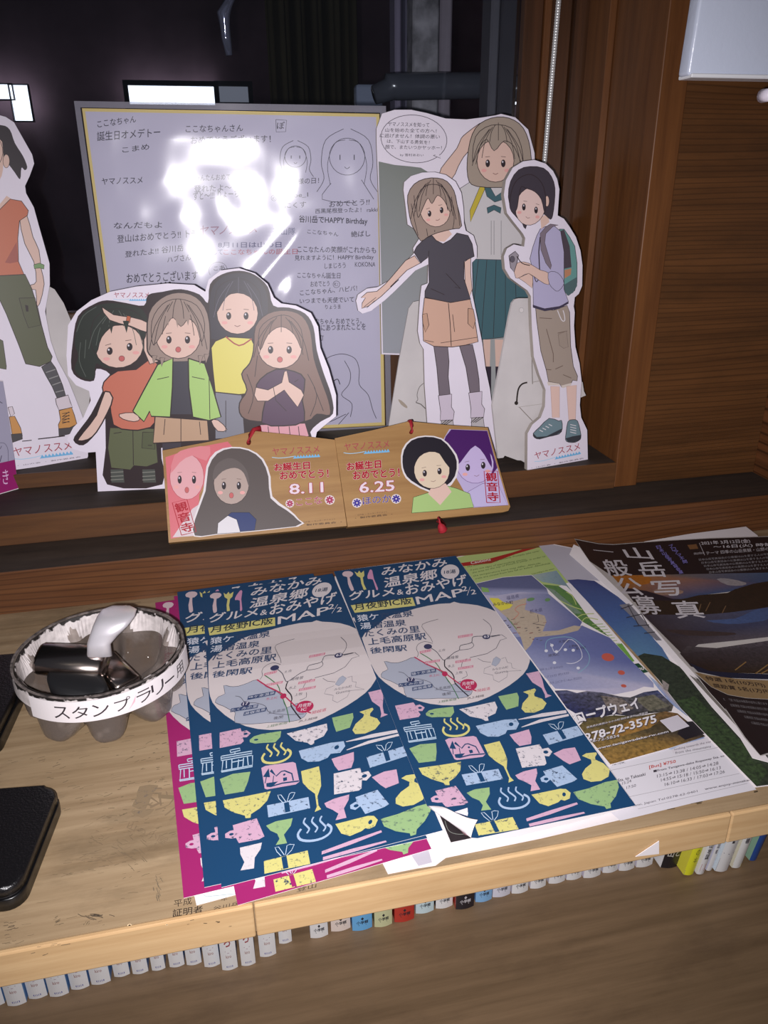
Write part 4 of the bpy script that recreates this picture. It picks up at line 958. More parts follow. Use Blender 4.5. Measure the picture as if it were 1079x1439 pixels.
a.build('print', PL, MP_CARD, t, base=.0001)

# ================================================================== wooden prayer tablets
W_EMA = wood('tablet_wood', (164, 126, 78), (146, 108, 64), (120, 86, 50), 0, .5, rough=.5, k=1.12)
M_CORD = plain('red_cord', (140, 20, 34), .7, k=1.5, bump=.6, bscale=900)
RED = (150, 16, 34)
def tablet(outl, P0, P1, label, art, seal, cordp, cut=None):
    PL = Plane(P0, P1, 34)
    PL.P = Vector(P0) + PL.n * .0001
    t = empty('prayer_tablet', Vector(P0), label, 'prayer tablet', 'wooden prayer tablets leaning on the ledge')
    card('wood_plaque', outl, PL, .0075, W_EMA, t)
    return t, PL
def seal(a, p0, p1, p2):
    ax, ay = p1[0] - p0[0], p1[1] - p0[1]; bx, by = p2[0] - p0[0], p2[1] - p0[1]
    q = lambda u, v: (p0[0] + ax * u + bx * v, p0[1] + ay * u + by * v)
    a.l += 1
    a.line([q(0, 0), q(1, 0), q(1, 1), q(0, 1), q(0, 0)], 1.1, RED)
    for k, ch_ in enumerate('観音寺'):
        v0 = .68 - k * .315; a.text(ch_, q(.1, v0), q(.9, v0), q(.1, v0 + .27), RED, .03)
def rosette(a, c, r, col):
    a.ell(c[0], c[1], r * 1.25, r * 1.2, (200, 190, 190))
    for k in range(8):
        t_ = k * math.pi / 4; a.line([(c[0] + r * .2 * math.cos(t_), c[1] + r * .2 * math.sin(t_)), (c[0] + r * math.cos(t_), c[1] + r * math.sin(t_))], r * .42, col)
def otext(a, s_, p, col, halo, b=.05, wd=.03):
    a.text(s_, *p, halo, b + wd, up=.5); a.l += 1; a.text(s_, *p, col, b); a.l += 1
e1 = C(220, 590, 3.996)
t, PL = tablet(e1(32, 172, 300, 122, 545, 62, 800, 88, 1000, 112, 1068, 596, 68, 690), onZ(236, 762.5, .0395), onZ(487, 738, .0395), 'wooden tablet with a picture of a long-haired person and the date 8.11', None, None, None)
a = Art()
a.poly(e1(50, 210, 200, 160, 400, 122, 440, 170, 340, 200, 240, 420, 230, 640, 80, 668), (190, 100, 108))
c = e1(170, 320)[0]; face(a, c[0], c[1], 24, 32, 0, skin=(200, 150, 154), ow=.6, out=(160, 70, 80))
a.poly(e1(80, 300, 100, 200, 180, 160, 300, 150, 280, 230, 200, 200, 130, 240), (196, 120, 126), sm=2)
a.poly(e1(90, 660, 200, 500, 260, 460, 240, 650), (190, 176, 180))
a.poly(e1(206, 560, 262, 400, 280, 260, 330, 180, 420, 152, 520, 165, 600, 220, 640, 320, 650, 430, 740, 500, 800, 560, 795, 600, 340, 645, 210, 655), (200, 194, 196), sm=2)
a.poly(e1(216, 560, 275, 400, 290, 270, 340, 190, 420, 160, 515, 172, 590, 225, 628, 320, 640, 440, 730, 508, 790, 560, 780, 598, 345, 640, 215, 650), (82, 74, 72), sm=2)
c = e1(420, 355)[0]; face(a, c[0], c[1], 25, 30, 0, skin=(160, 142, 134), ow=.7)
a.poly(e1(318, 340, 330, 260, 400, 215, 470, 240, 512, 300, 520, 380, 490, 300, 440, 270, 370, 290), (92, 84, 82), sm=3)
a.poly(e1(350, 580, 420, 520, 520, 520, 560, 560, 550, 620, 400, 634, 345, 636), (40, 52, 96), sm=1, out=(30, 26, 30), ow=.6)
a.poly(e1(340, 640, 345, 580, 400, 538, 450, 560, 470, 632), (196, 192, 196), sm=1, out=(30, 26, 30), ow=.6)
logo(a, *e1(652, 200, 915, 184, 648, 160))
otext(a, 'お誕生日', e1(662, 288, 860, 276, 660, 246), RED, (200, 190, 186)); otext(a, 'おめでとう！', e1(694, 336, 965, 322, 692, 292), RED, (200, 190, 186))
otext(a, '8.11', e1(748, 418, 935, 406, 746, 362), (206, 190, 200), (150, 40, 60), .029, .05)
rosette(a, e1(748, 470)[0], 4.8, (150, 40, 80)); rosette(a, e1(972, 450)[0], 5.6, (150, 40, 80)); otext(a, 'ここな', e1(784, 484, 930, 470, 782, 442), (150, 40, 70), (200, 188, 190), .01)
a.text('・ 山の会 ・ エンターテイメント', *e1(810, 580, 1005, 560, 809, 572), (70, 50, 40)); a.text('・ 製作委員会 ・', *e1(810, 598, 1040, 578, 809, 588), (60, 44, 36), .01)
seal(a, *e1(140, 648, 222, 628, 88, 466))
a.build('print', PL, printmat('tablet_print', .4, .4), t)
PLa = PL
cp = [PL.pos(*e1(x, y)[0], hh) for x, y, hh in ((516, 132, .0), (518, 128, .003), (525, 95, .0035), (545, 62, .0032), (575, 45, .0), (578, 52, -.006), (560, 80, -.010))]
tag(tube('cord', cp, .0018, M_CORD, None, 8), 'short red cord looped through the top of the left wooden tablet', 'cord')

e2 = C(460, 590, 3.854)
t, PL = tablet(e2(40, 100, 250, 55, 440, 8, 650, 28, 868, 42, 990, 470, 980, 492, 950, 500, 110, 580), onZ(489, 739, .0395), onZ(715, 713, .0395), 'wooden tablet with a picture of a short-haired person and the date 6.25', None, None, None)
a = Art()
a.poly(e2(620, 120, 660, 50, 866, 58, 912, 230, 980, 462, 790, 476, 690, 300), (168, 156, 190))
a.poly(e2(620, 150, 640, 90, 670, 52, 865, 60, 900, 190, 920, 260, 890, 300, 700, 260, 640, 200), (66, 28, 88), sm=1)
c = e2(800, 240)[0]; face(a, c[0], c[1], 26, 27, -8, skin=(176, 160, 196), ow=.6, out=(96, 70, 120), mouth='smile')
a.poly(e2(700, 250, 710, 150, 760, 100, 840, 110, 880, 180, 890, 260, 850, 190, 800, 140, 750, 190), (66, 28, 88), sm=2)
a.poly(e2(760, 390, 840, 345, 920, 340, 975, 462, 795, 474), (172, 162, 196), sm=1, out=(96, 70, 120), ow=.5)
a.poly(e2(398, 230, 405, 160, 450, 105, 530, 85, 620, 100, 680, 160, 710, 220, 700, 310, 640, 380, 560, 395, 450, 340, 410, 290), (200, 194, 196), sm=2)
a.poly(e2(406, 230, 414, 165, 455, 112, 530, 92, 615, 106, 672, 165, 700, 225, 690, 305, 640, 360, 560, 385, 455, 330, 418, 285), (34, 30, 38), sm=2)
a.poly(e2(456, 505, 465, 420, 560, 390, 570, 360, 640, 355, 700, 372, 770, 400, 792, 474, 620, 492), (150, 176, 112), sm=1, out=(50, 70, 44), ow=.6)
a.poly(e2(570, 350, 640, 345, 672, 390, 610, 462, 545, 400), SK)
c = e2(565, 272)[0]; face(a, c[0], c[1], 25, 26, -8, skin=(200, 182, 160), ow=.6, mouth='smile')
a.poly(e2(436, 270, 440, 190, 480, 130, 560, 105, 640, 130, 680, 210, 660, 260, 610, 190, 555, 135, 500, 190, 470, 250), (34, 30, 38), sm=2)
logo(a, *e2(92, 168, 335, 150, 90, 128))
otext(a, 'お誕生日', e2(106, 275, 290, 260, 104, 232), RED, (200, 190, 186)); otext(a, 'おめでとう！', e2(140, 324, 390, 306, 138, 280), RED, (200, 190, 186))
otext(a, '6.25', e2(175, 396, 362, 384, 173, 340), (206, 190, 200), (150, 40, 60), .029, .05)
rosette(a, e2(160, 450)[0], 5.6, (56, 44, 130)); rosette(a, e2(372, 428)[0], 5.6, (56, 44, 130)); otext(a, 'ほのか', e2(192, 460, 346, 444, 190, 420), (56, 40, 120), (200, 188, 190), .01)
a.text('・ 山の会 ・ エンターテイメント', *e2(150, 520, 325, 502, 149, 512), (70, 50, 40)); a.text('・ 製作委員会 ・', *e2(150, 538, 352, 516, 149, 528), (60, 44, 36), .01)
seal(a, *e2(862, 448, 935, 448, 848, 278))
a.build('print', PL, printmat('tablet_print_right', .4, .4), t)
cp = [PL.pos(*e2(x, y)[0], hh) for x, y, hh in ((452, 70, .0), (452, 66, .003), (452, 40, .0035), (448, 12, .0025), (444, 5, -.002), (446, 14, -.009))]
tag(tube('cord', cp, .0016, M_CORD, None, 8), 'short red cord looped through the top of the right wooden tablet', 'cord')
ta = empty('tassel', onY(615, 730, .5625), 'red knotted cord end hanging below the right wooden tablet over the rail', 'tassel')
pA, pB, pC = onY(616, 728, .5615), onY(618, 736, .5605), onY(623, 747, .5610)
top = onZ(614, 722, .0372)
tube('cord', [(top.x - .004, .575, .0368), (top.x, .567, .0366), pA, pB], .0013, M_CORD, ta, 8)
tube('knot', [pB, pB + (pC - pB) * .3, pB + (pC - pB) * .8, pC], [.0012, .0030, .0042, .0028], M_CORD, ta, 10)
# ================================================================== leaflets on the counter
NAVY = (22, 62, 98); MAG = (150, 34, 98); PK = (196, 158, 180); GR = (142, 172, 120); YE = (200, 193, 120); LB = (158, 178, 204); WH = (204, 196, 200)
r4 = C(460, 770, 3.597); d1 = C(460, 770, 6.744); d2 = C(560, 870, 5.395); d3 = C(540, 960, 5.994); d4 = C(700, 960, 5.679); d5 = C(560, 1060, 5.994); r6 = C(540, 940, 2.997)
TS_ = .85
def brochure_art(ground):
    a = Art(.98)
    a.poly([(469, 803), (560, 791), (640, 781), (770, 958), (893, 1132), (622, 1188)], ground)
    a.poly(r4(205, 545, 150, 385, 130, 352, 300, 345, 450, 305, 560, 283, 620, 280, 640, 272, 670, 280, 760, 290, 860, 325, 940, 385, 1000, 465, 1025, 540, 1010, 610, 960, 665, 870, 725, 760, 775, 640, 795, 520, 788, 400, 750, 290, 680, 240, 625),
           (200, 190, 190), sm=2)
    a.poly(r4(128, 322, 140, 330, 440, 296, 300, 350, 240, 400, 190, 430, 175, 455, 150, 400), ground)
    # cutlery
    a.poly(d1(140, 245, 165, 222, 220, 222, 245, 245, 225, 272, 210, 278, 230, 340, 252, 395, 225, 405, 195, 340, 188, 278, 155, 268), (200, 178, 184), sm=2)
    a.poly(d1(256, 222, 285, 240, 300, 215, 318, 238, 345, 215, 350, 262, 335, 282, 345, 340, 370, 392, 345, 398, 322, 340, 312, 282, 280, 265), YE, sm=1)
    a.poly(d1(405, 205, 425, 215, 440, 290, 480, 385, 462, 395, 430, 300, 385, 295, 380, 262, 392, 228), (196, 140, 172), sm=2)
    # headings
    W = (206, 198, 200)
    a.text('みなかみ', *r4(275, 142, 605, 90, 272, 100), W, .022); a.text('温泉郷', *r4(288, 202, 555, 155, 285, 152), W, .022)
    a.text('グルメ', *r4(112, 265, 340, 240, 108, 222), W, .022); a.text('&', *r4(352, 238, 385, 234, 350, 212), W, .01); a.text('おみやげ', *r4(398, 240, 705, 186, 392, 186), W, .022)
    a.text('MAP', *r4(455, 285, 690, 240, 445, 248), W, .018)
    a.text('2', *r4(682, 220, 708, 216, 678, 196), W, .02); a.text('2', *r4(728, 235, 752, 232, 724, 212), W, .02); a.line(r4(706, 240, 722, 196), .7, W)
    c = r4(620, 120)[0]; a.ell(c[0], c[1], 13, 10.2, W, -5); a.text('18湯', *r4(590, 132, 648, 128, 590, 112), (40, 60, 84), .02)
    a.poly(r4(118, 290, 430, 250, 445, 292, 138, 328), YE); a.text('月夜野IC版', *r4(138, 316, 428, 282, 130, 280), (36, 50, 60), .02)
    lab = (44, 66, 98)
    for s_, p in (('猿ケ京温泉', (155, 372, 435, 345, 148, 340)), ('湯宿温泉', (168, 412, 398, 392, 164, 380)), ('たくみの里', (190, 450, 468, 425, 184, 418)), ('上毛高原駅', (208, 492, 500, 462, 202, 458)), ('後閑駅', (218, 535, 403, 520, 214, 504))):
        p = r4(*p); a.text(s_, *p, lab, .022)
    a.l += 1; a.text('猿ケ', *r4(155, 372, 262, 361, 148, 340), (196, 200, 212), .02); a.text('湯', *r4(168, 412, 222, 407, 164, 380), (196, 200, 212), .02)
    # map
    GY = (160, 164, 178)
    a.poly(d2(0, 330, 60, 310, 125, 288, 200, 340, 300, 385, 350, 430, 400, 500, 470, 470, 500, 520, 560, 545, 520, 590, 420, 600, 300, 600, 180, 605, 60, 590, 40, 520, 0, 500, -60, 470, -130, 440, -120, 400, -80, 380, -110, 320, -60, 330), GY, sm=2, out=(74, 78, 90), ow=.6)
    LN = (74, 74, 84)
    a.line(d2(300, 0, 180, 40, 200, 90, 240, 140, 258, 175), .6, LN, sm=3); a.line(d2(640, 0, 690, 40, 705, 80, 690, 125), .7, LN, sm=3)
    a.line(d2(258, 185, 200, 170, 150, 190, 135, 225, 150, 260, 140, 288), .6, LN, sm=3)
    a.line(d2(240, 215, 290, 250, 320, 290, 350, 310, 420, 255, 460, 235, 470, 200, 550, 180, 560, 140, 600, 130, 690, 130, 780, 118, 700, 135), .9, LN, sm=3)
    a.line(d2(460, 235, 540, 225, 570, 200, 555, 175), .7, LN, sm=3); a.line(d2(780, 118, 820, 145, 770, 160, 740, 220, 670, 262, 540, 292), .7, LN, sm=1)
    a.line(d2(350, 310, 350, 360, 400, 405, 420, 440, 430, 490, 530, 585), 1.5, (40, 38, 44), sm=2); a.line(d2(160, 255, 280, 330, 320, 390, 400, 500, 455, 605), 1.1, (60, 110, 70), sm=2)
    a.line(d2(120, 288, 220, 345, 340, 400, 460, 490, 590, 545), 1.6, (170, 50, 84), sm=2)
    a.line(d2(475, 370, 485, 320, 520, 300), .6, LN, sm=2); a.line(d2(510, 395, 520, 430, 480, 450), .6, LN, sm=2); a.line(d2(0, 400, 40, 410, 90, 450, 160, 455, 240, 480, 290, 530, 440, 550, 540, 548), .6, LN, sm=3)
    for p, rx, ry in (((665, 134), 5.6, 3.4), ((222, 208), 5.8, 3.6), ((92, 460), 5.8, 3.6)): c = d2(*p)[0]; a.ell(c[0], c[1], rx, ry, (50, 52, 84))
    a.text('17', *d2(76, 470, 112, 466, 74, 448), (210, 206, 214), .02)
    a.text('63', *d2(648, 142, 686, 138, 646, 124), (210, 206, 214), .02)
    for x, y, w in ((450, 145, 110), (160, 262, 85), (200, 340, 112), (430, 335, 115), (450, 385, 115)):
        a.poly(d2(x, y, x + w, y - 18, x + w + 2, y - 36, x, y - 18), (190, 120, 136)); a.text('谷川温泉'[:max(2, w // 30)], *d2(x + 5, y - 3, x + w - 5, y - 19, x + 5, y - 17), (206, 190, 196), .0)
    for s_, p in (('猿ケ京温泉', (96, 432, 284, 402, 94, 404)), ('たくみの里', (0, 515, 188, 492, 0, 488)), ('湯宿温泉', (104, 545, 256, 518, 102, 518))):
        x0, y0, x1, y1, x2, y2 = p; a.poly(d2(x0, y0, x1, y1, x1, y1 - (y0 - y2), x2, y2), (50, 66, 100)); a.text(s_, *d2(x0 + 4, y0 - 5, x1 - 4, y1 - 5, x2 + 4, y2 + 4), (198, 200, 210), .0)
    c = d2(350, 415)[0]; a.ell(c[0], c[1], 4, 3.6, (170, 40, 80)); c = d2(530, 498)[0]; a.ell(c[0], c[1], 12, 8, (170, 40, 80), 5)
    a.text('月夜野', *d2(482, 505, 575, 495, 480, 478), (212, 200, 206), .01); a.text('IC', *d2(512, 528, 550, 525, 511, 508), (212, 200, 206), .02)
    for s_, p, cc in (('土合', (300, 250, 355, 240, 300, 232), LN), ('湯檜曽', (365, 308, 452, 296, 365, 285), LN), ('水上', (372, 370, 425, 362, 372, 348), LN), ('上牧', (430, 420, 485, 412, 430, 400), LN), ('水上IC', (232, 440, 312, 430, 230, 422), (176, 60, 90)),
                      ('上毛高原', (275, 540, 396, 525, 274, 518), LN), ('後閑', (330, 582, 395, 574, 329, 560), (50, 44, 50)), ('上越新幹線', (298, 638, 440, 615, 296, 620), (56, 104, 66)), ('JR上越線', (520, 612, 648, 590, 519, 592), (44, 42, 50)), ('関越道', (598, 555, 695, 535, 597, 532), (176, 50, 84)),
                      ('みなかみ町', (710, 392, 832, 372, 708, 374), LN), ('Gunma', (730, 418, 828, 402, 728, 400), LN)):
        a.text(s_, *d2(*p), cc, .0)
    a.poly(d2(705, 345, 720, 300, 740, 285, 775, 305, 760, 335, 735, 358), GY, out=(120, 124, 136), ow=.4)
    a.line(d2(600, 298, 640, 320, 700, 328), .5, LN); a.line(d2(700, 355, 650, 375, 645, 410, 715, 425, 720, 460, 760, 478, 820, 440, 830, 395, 930, 390, 860, 370, 855, 335, 825, 330, 810, 290, 780, 300), .5, (110, 108, 116))
    # crockery
    def b(cf, pts, col, tx=.8, sm=0): a.poly(cf(*pts), col, tex=tx, sm=sm)
    def hole(cf, x, y, r, q=1.3): c = cf(x, y)[0]; a.ell(c[0], c[1], r * q, r, ground)
    b(d3, (90, 190, 245, 162, 262, 188, 300, 180, 340, 205, 320, 235, 285, 235, 305, 265, 288, 285, 130, 310), PK); hole(d3, 300, 208, 1.5, 1.8)
    b(d3, (348, 255, 375, 230, 430, 215, 580, 198, 588, 245, 560, 285, 460, 285, 400, 288, 355, 275), GR, .5, 0); hole(d3, 400, 258, 1.2, 2.4)
    b(d3, (630, 220, 930, 155, 952, 205, 935, 255, 870, 285, 878, 315, 850, 318, 820, 300, 720, 280), WH, 1, 0)
    b(d4, (0, 105, 150, 76, 165, 110, 160, 185, 65, 212, 30, 160), GR, .4); b(d4, (198, 70, 290, 42, 302, 55, 285, 85, 290, 105, 350, 125, 385, 160, 360, 205, 290, 235, 215, 235, 185, 205, 195, 160, 240, 110, 240, 90), YE, .5, 1)
    a.poly([(739, 946.5), (757, 943), (762, 955), (764.5, 966), (769, 975.5), (775, 977.5), (766, 981), (765.5, 976), (761, 967), (748, 959)], PK, tex=.4)
    b(d4, (158, 288, 350, 240, 540, 215, 548, 238, 360, 268, 165, 292), WH, .2); b(d4, (182, 350, 330, 290, 560, 245, 565, 262, 350, 310, 190, 353), WH, .2)
    # shop building in outline
    LW = (176, 196, 214)
    for pp in ((218, 330, 290, 318, 300, 335, 230, 350, 218, 330), (262, 350, 268, 362), (162, 375, 395, 345, 405, 378, 175, 408, 162, 375), (165, 392, 400, 362), (188, 410, 208, 498, 438, 466, 410, 378), (200, 490, 436, 455), (215, 410, 235, 470), (255, 400, 280, 480), (310, 405, 325, 470), (345, 395, 362, 462), (262, 425, 345, 412), (372, 385, 400, 452)):
        a.line(d3(*pp), 1.3, LW)
    def onsen(q0, ax, ay, col, sc=1.0):
        q = lambda u, v: (q0[0] + ax[0] * u + ay[0] * v, q0[1] + ax[1] * u + ay[1] * v)
        a.line([q(-.42, .0), q(-.5, .2), q(-.4, .42), q(-.1, .52), q(.25, .48), q(.48, .3), q(.5, .08), q(.36, -.06)], 3.0 * sc, col, sm=3)
        for dx in (-.25, 0, .25): a.line([q(dx - .08, -.42), q(dx - .12, -.25), q(dx, -.08), q(dx + .08, .05), q(dx + .02, .2)], 2.2 * sc, col, sm=3)
    onsen(d3(595, 360)[0], (36, -3), (6, 27), YE); onsen(d4(118, 905)[0], (42, -3), (6, 32), LB)
    b(d3, (770, 360, 1010, 308, 1060, 305, 1110, 300, 1135, 340, 1110, 390, 1035, 395, 1020, 425, 960, 450, 870, 450, 810, 420), LB, .6); hole(d4, 103, 328, 2.6, 1.2)
    b(d3, (512, 480, 540, 465, 750, 445, 775, 455, 850, 600, 830, 620, 610, 648, 590, 640), PK, .0)
    for pp in ((548, 550, 572, 485, 605, 555), (588, 510, 598, 492, 655, 552), (590, 600, 680, 590, 640, 632, 600, 628)): a.poly(d3(*pp), ground)
    a.line(d3(575, 550, 580, 600), 1.2, ground); a.line(d3(630, 545, 640, 595), 1.0, ground)
    a.line(d3(650, 550, 680, 515, 705, 510, 770, 535, 800, 590), 1.6, ground); a.line(d3(640, 625, 720, 605, 845, 595), 1.8, ground); a.poly(d3(710, 565, 740, 560, 748, 585, 722, 592), ground); c = d3(712, 540)[0]; a.ell(c[0], c[1], 1.6, 1.3, ground)
    b(d4, (90, 412, 245, 368, 265, 430, 262, 485, 170, 502, 130, 465), PK, .2)
    def gift(cf, pts, rib, bow, col):
        b(cf, pts, col, 1); a.poly(cf(*rib), ground)
        for l_ in bow: a.line(cf(*l_), .8, (190, 206, 222))
    gift(d4, (355, 412, 630, 340, 680, 412, 405, 492), (470, 378, 505, 370, 545, 440, 515, 450), ((480, 370, 445, 330, 400, 325, 425, 350, 465, 372), (485, 368, 478, 325, 490, 310, 522, 308, 515, 345, 495, 368)), LB)
    b(d3, (210, 550, 300, 515, 435, 505, 440, 580, 432, 655, 290, 672), GR, .3); b(d3, (838, 520, 970, 488, 1005, 560, 1035, 640, 1030, 720, 1060, 790, 1090, 820, 1045, 838, 1050, 800, 1005, 700, 940, 660, 880, 610), YE, .6, 1)
    b(d3, (288, 715, 470, 690, 645, 662, 640, 735, 600, 790, 545, 830, 550, 858, 512, 860, 500, 840, 400, 810, 320, 770), YE, 1, 1)
    gift(d3, (650, 770, 960, 722, 1000, 808, 690, 862), (778, 758, 815, 752, 850, 825, 812, 832), ((790, 748, 735, 695, 710, 695, 730, 725, 770, 755), (800, 748, 800, 690, 815, 680, 842, 682, 835, 720, 808, 752)), LB)
    b(d4, (140, 522, 330, 488, 350, 525, 400, 515, 432, 548, 405, 585, 370, 580, 385, 640, 370, 655, 190, 675), WH, 1); hole(d4, 380, 550, 2.3, 1.5)
    b(d4, (440, 562, 520, 525, 612, 512, 640, 570, 660, 615, 570, 648, 520, 620), PK, .2)
    b(d4, (668, 580, 700, 560, 780, 552, 788, 565, 772, 590, 775, 610, 840, 640, 890, 690, 880, 745, 820, 780, 740, 788, 680, 765, 668, 725, 695, 680, 745, 640, 740, 610), YE, .3, 1)
    b(d5, (308, 308, 480, 265, 585, 405, 550, 425, 400, 445, 365, 405, 330, 408, 280, 400, 270, 370, 300, 350, 328, 345), PK, 1); hole(d5, 320, 376, 1.6, 1.8)
    b(d5, (572, 325, 640, 295, 765, 278, 768, 335, 735, 400, 780, 465, 695, 475, 710, 430, 680, 390, 620, 365), GR, .3, 1)
    b(d4, (135, 735, 200, 705, 305, 680, 312, 720, 295, 780, 335, 848, 258, 862, 265, 815, 210, 785, 160, 765), PK, .3, 1)
    b(d4, (358, 702, 510, 656, 630, 765, 600, 785, 470, 828, 415, 770, 385, 795, 345, 785, 335, 758, 365, 738, 378, 735), LB, 1); hole(d4, 382, 765, 2.0, 1.6)
    b(d4, (265, 890, 495, 842, 540, 845, 578, 875, 570, 920, 530, 938, 500, 930, 480, 950, 400, 982, 330, 960), YE, .5, 0); hole(d4, 525, 888, 2.8, .9)
    b(d4, (598, 870, 720, 840, 850, 790, 950, 770, 962, 830, 940, 900, 895, 960, 900, 995, 862, 1005, 850, 985, 740, 965, 640, 925), GR, .8, 1)
    b(r6, (597, 630, 700, 595, 810, 562, 815, 570, 700, 612, 600, 642), PK, .2); b(r6, (608, 652, 720, 625, 840, 602, 845, 608, 720, 640, 612, 664), PK, .2)
    gift(d5, (640, 590, 960, 528, 1012, 630, 675, 685), (768, 568, 805, 560, 850, 650, 812, 658), ((785, 552, 722, 490, 695, 492, 720, 525, 765, 560), (795, 552, 785, 482, 805, 475, 840, 478, 832, 520, 805, 556)), YE)
    b(d5, (420, 480, 580, 450, 585, 500, 560, 560, 580, 640, 480, 650, 490, 590, 440, 530), WH, .3, 1)
    return a
def homog(src, dst):
    A = []; B = []
    for (x, y), (u, v) in zip(src, dst):
        A.append([x, y, 1, 0, 0, 0, -u * x, -u * y]); B.append(u); A.append([0, 0, 0, x, y, 1, -v * x, -v * y]); B.append(v)
    n = 8
    for i in range(n):
        p = max(range(i, n), key=lambda r: abs(A[r][i])); A[i], A[p] = A[p], A[i]; B[i], B[p] = B[p], B[i]
        for r in range(n):
            if r != i:
                f = A[r][i] / A[i][i]; A[r] = [a_ - f * b_ for a_, b_ in zip(A[r], A[i])]; B[r] -= f * B[i]
    h = [B[i] / A[i][i] for i in range(n)]
    return lambda x, y: ((h[0] * x + h[1] * y + h[2]) / (h[6] * x + h[7] * y + 1), (h[3] * x + h[4] * y + h[5]) / (h[6] * x + h[7] * y + 1))
BQ = [(469, 803), (640, 781), (893, 1132), (622, 1188)]
blue = brochure_art(NAVY); pink = brochure_art(MAG)

def clip_art(a, inside):       # keep only pieces whose centre satisfies inside()
    o = Art(); o.l = a.l
    for it in a.it:
        cx = sum(p[0] for p in it[1]) / len(it[1]); cy = sum(p[1] for p in it[1]) / len(it[1])
        if inside(cx, cy) or len(o.it) == 0: o.it.append(it)
    return o
GB = 'town map leaflets fanned out on the counter'
def brochure(label, quad, z, art, curl=.006, outline=None, bumps=()):
    H = homog(BQ, quad); sh = Flat(z, curl, bumps)
    c = onZ((quad[0][0] + quad[2][0]) / 2, (quad[0][1] + quad[2][1]) / 2, z)
    t = empty('map_leaflet', c, label, 'leaflet', GB)
    sheetpaper('page', outline or quad, sh, M_PAPER, t)
    a2 = art.mapped(H) if quad is not BQ else art
    a2.build('print', sh, MP_PAPER, t, dz=.000004, base=.00003, clip=quad)
    return t
# ---- left pile, from the bottom up
t = empty('flyer', onZ(290, 1265, .0004), 'white flyer with only its corner showing under the left pile of town map leaflets', 'flyer')
sheetpaper('page', [(262, 1000), (560, 960), (590, 1160), (460, 1215), (440, 1228), (276, 1272), (269, 1240)], Flat(.0003, .006), M_PAPER, t)
a = Art(1.02); a.line([(284, 1256), (283, 1250), (300, 1247), (330, 1245)], .8, (150, 176, 176)); a.line([(284, 1256), (290, 1260), (340, 1255)], .8, (150, 176, 176)); a.build('print', Flat(.0003, .006), MP_PAPER, t)
brochure('magenta town map leaflet at the far left and lowest of the left pile', [(218, 847), (392, 822), (560, 1190), (258, 1262)], .0008, pink, .006)
brochure('magenta town map leaflet jutting out lowest at the front of the left pile', [(244, 838), (425, 812), (606, 1193), (334, 1272)], .0013, pink, .006)
brochure('navy blue town map leaflet second from the top in the left pile', [(249, 832), (440, 806), (600, 1178), (287, 1247)], .0018, blue, .006)
brochure('navy blue town map leaflet topmost of the left pile, creased in the middle', [(284, 834), (467, 806), (622, 1167), (311, 1247)], .0024, blue, .006, bumps=((.445, .0022, .022),))

# ---- right pile
def page(name, label, outline, z, art, mat=MP_PAPER, cat='flyer', group='flyers in the right pile', curl=.006, sh=None, pm=None):
    sh = sh or Flat(z, curl); cx = sum(p[0] for p in outline) / len(outline); cy = sum(p[1] for p in outline) / len(outline)
    t = empty(name, onZ(cx, cy, z), label, cat, group)
    sheetpaper('page', outline, sh, pm or M_PAPER, t)
    if art: art.build('print', sh, mat, t, dz=.000008, base=.00003)
    return t, sh
a = Art(1.02); a.line([(620, 1200), (660, 1190)], .6, (120, 116, 118)); a.line([(570, 1204), (600, 1194)], .8, (80, 80, 84))
a.poly([(574, 1196), (600, 1187), (607, 1212), (588, 1217)], (176, 170, 180))
page('flyer', 'white flyer lowest under the right pile with its corner beside the magenta leaflet', [(470, 810), (600, 800), (700, 1150), (612, 1216), (586, 1220), (545, 1228), (537, 1212)], .0003, a)
# English timetable flyer
E_OUT = [(560, 800), (640, 783), (700, 769), (752, 759), (870, 898), (965, 1005), (1063, 1106), (900, 1145), (760, 1178), (612, 1208), (600, 1160)]
a = Art(1.02); v7 = C(640, 740, 3.597); v8 = C(800, 740, 3.867); w1 = C(780, 940, 3.609); r2 = C(660, 560, 2.575)
LG = (160, 176, 110)
a.poly([(560, 801), (640, 784), (700, 770), (751.5, 760), (800, 818), (740, 840), (640, 850), (560, 860)], LG)
a.poly(v7(20, 185, 160, 165, 290, 130, 400, 95, 408, 108, 300, 140, 180, 185, 40, 200), (150, 40, 36)); a.text('Cautions', *v7(78, 190, 178, 172, 76, 176), (205, 196, 190), .02)
sm_ = (66, 86, 46)
for i, (s_, p) in enumerate((('The weather can change suddenly. Promptly take cover', (60, 210, 425, 128, 58, 200)), ('if you see signs of approaching storms.', (75, 226, 360, 170, 74, 216)), ('the area on the top of Mount is steep, in order to', (85, 240, 455, 155, 84, 230)),
    ('the temperature here may differ. Altitude', (90, 256, 430, 190, 89, 246)), ('trails are closed from late fall or below. Absolutely', (100, 270, 480, 190, 98, 260)), ('is according to the season', (385, 246, 500, 218, 384, 236)))): a.text(s_, *v7(*p), sm_, .0)
a.poly(v7(380, 246, 510, 222, 590, 330, 560, 300, 440, 280), [(150, 160, 150), (120, 140, 150), (90, 120, 110), (110, 130, 140), (130, 150, 150)], tex=.2)
a.poly(v7(420, 290, 520, 300, 590, 345, 680, 470, 800, 600, 900, 690, 850, 690, 780, 560, 640, 480, 520, 420), (84, 120, 62), tex=.8)
a.poly(v7(440, 300, 500, 320, 640, 440, 600, 440, 500, 370), (110, 130, 110), tex=.5)
for pp in ((560, 330, 590, 350, 610, 395), (520, 370, 580, 400, 640, 420), (600, 470, 640, 445, 700, 440), (640, 480, 660, 460, 720, 470)): a.line(v7(*pp), 1.2, (170, 180, 110), sm=2)
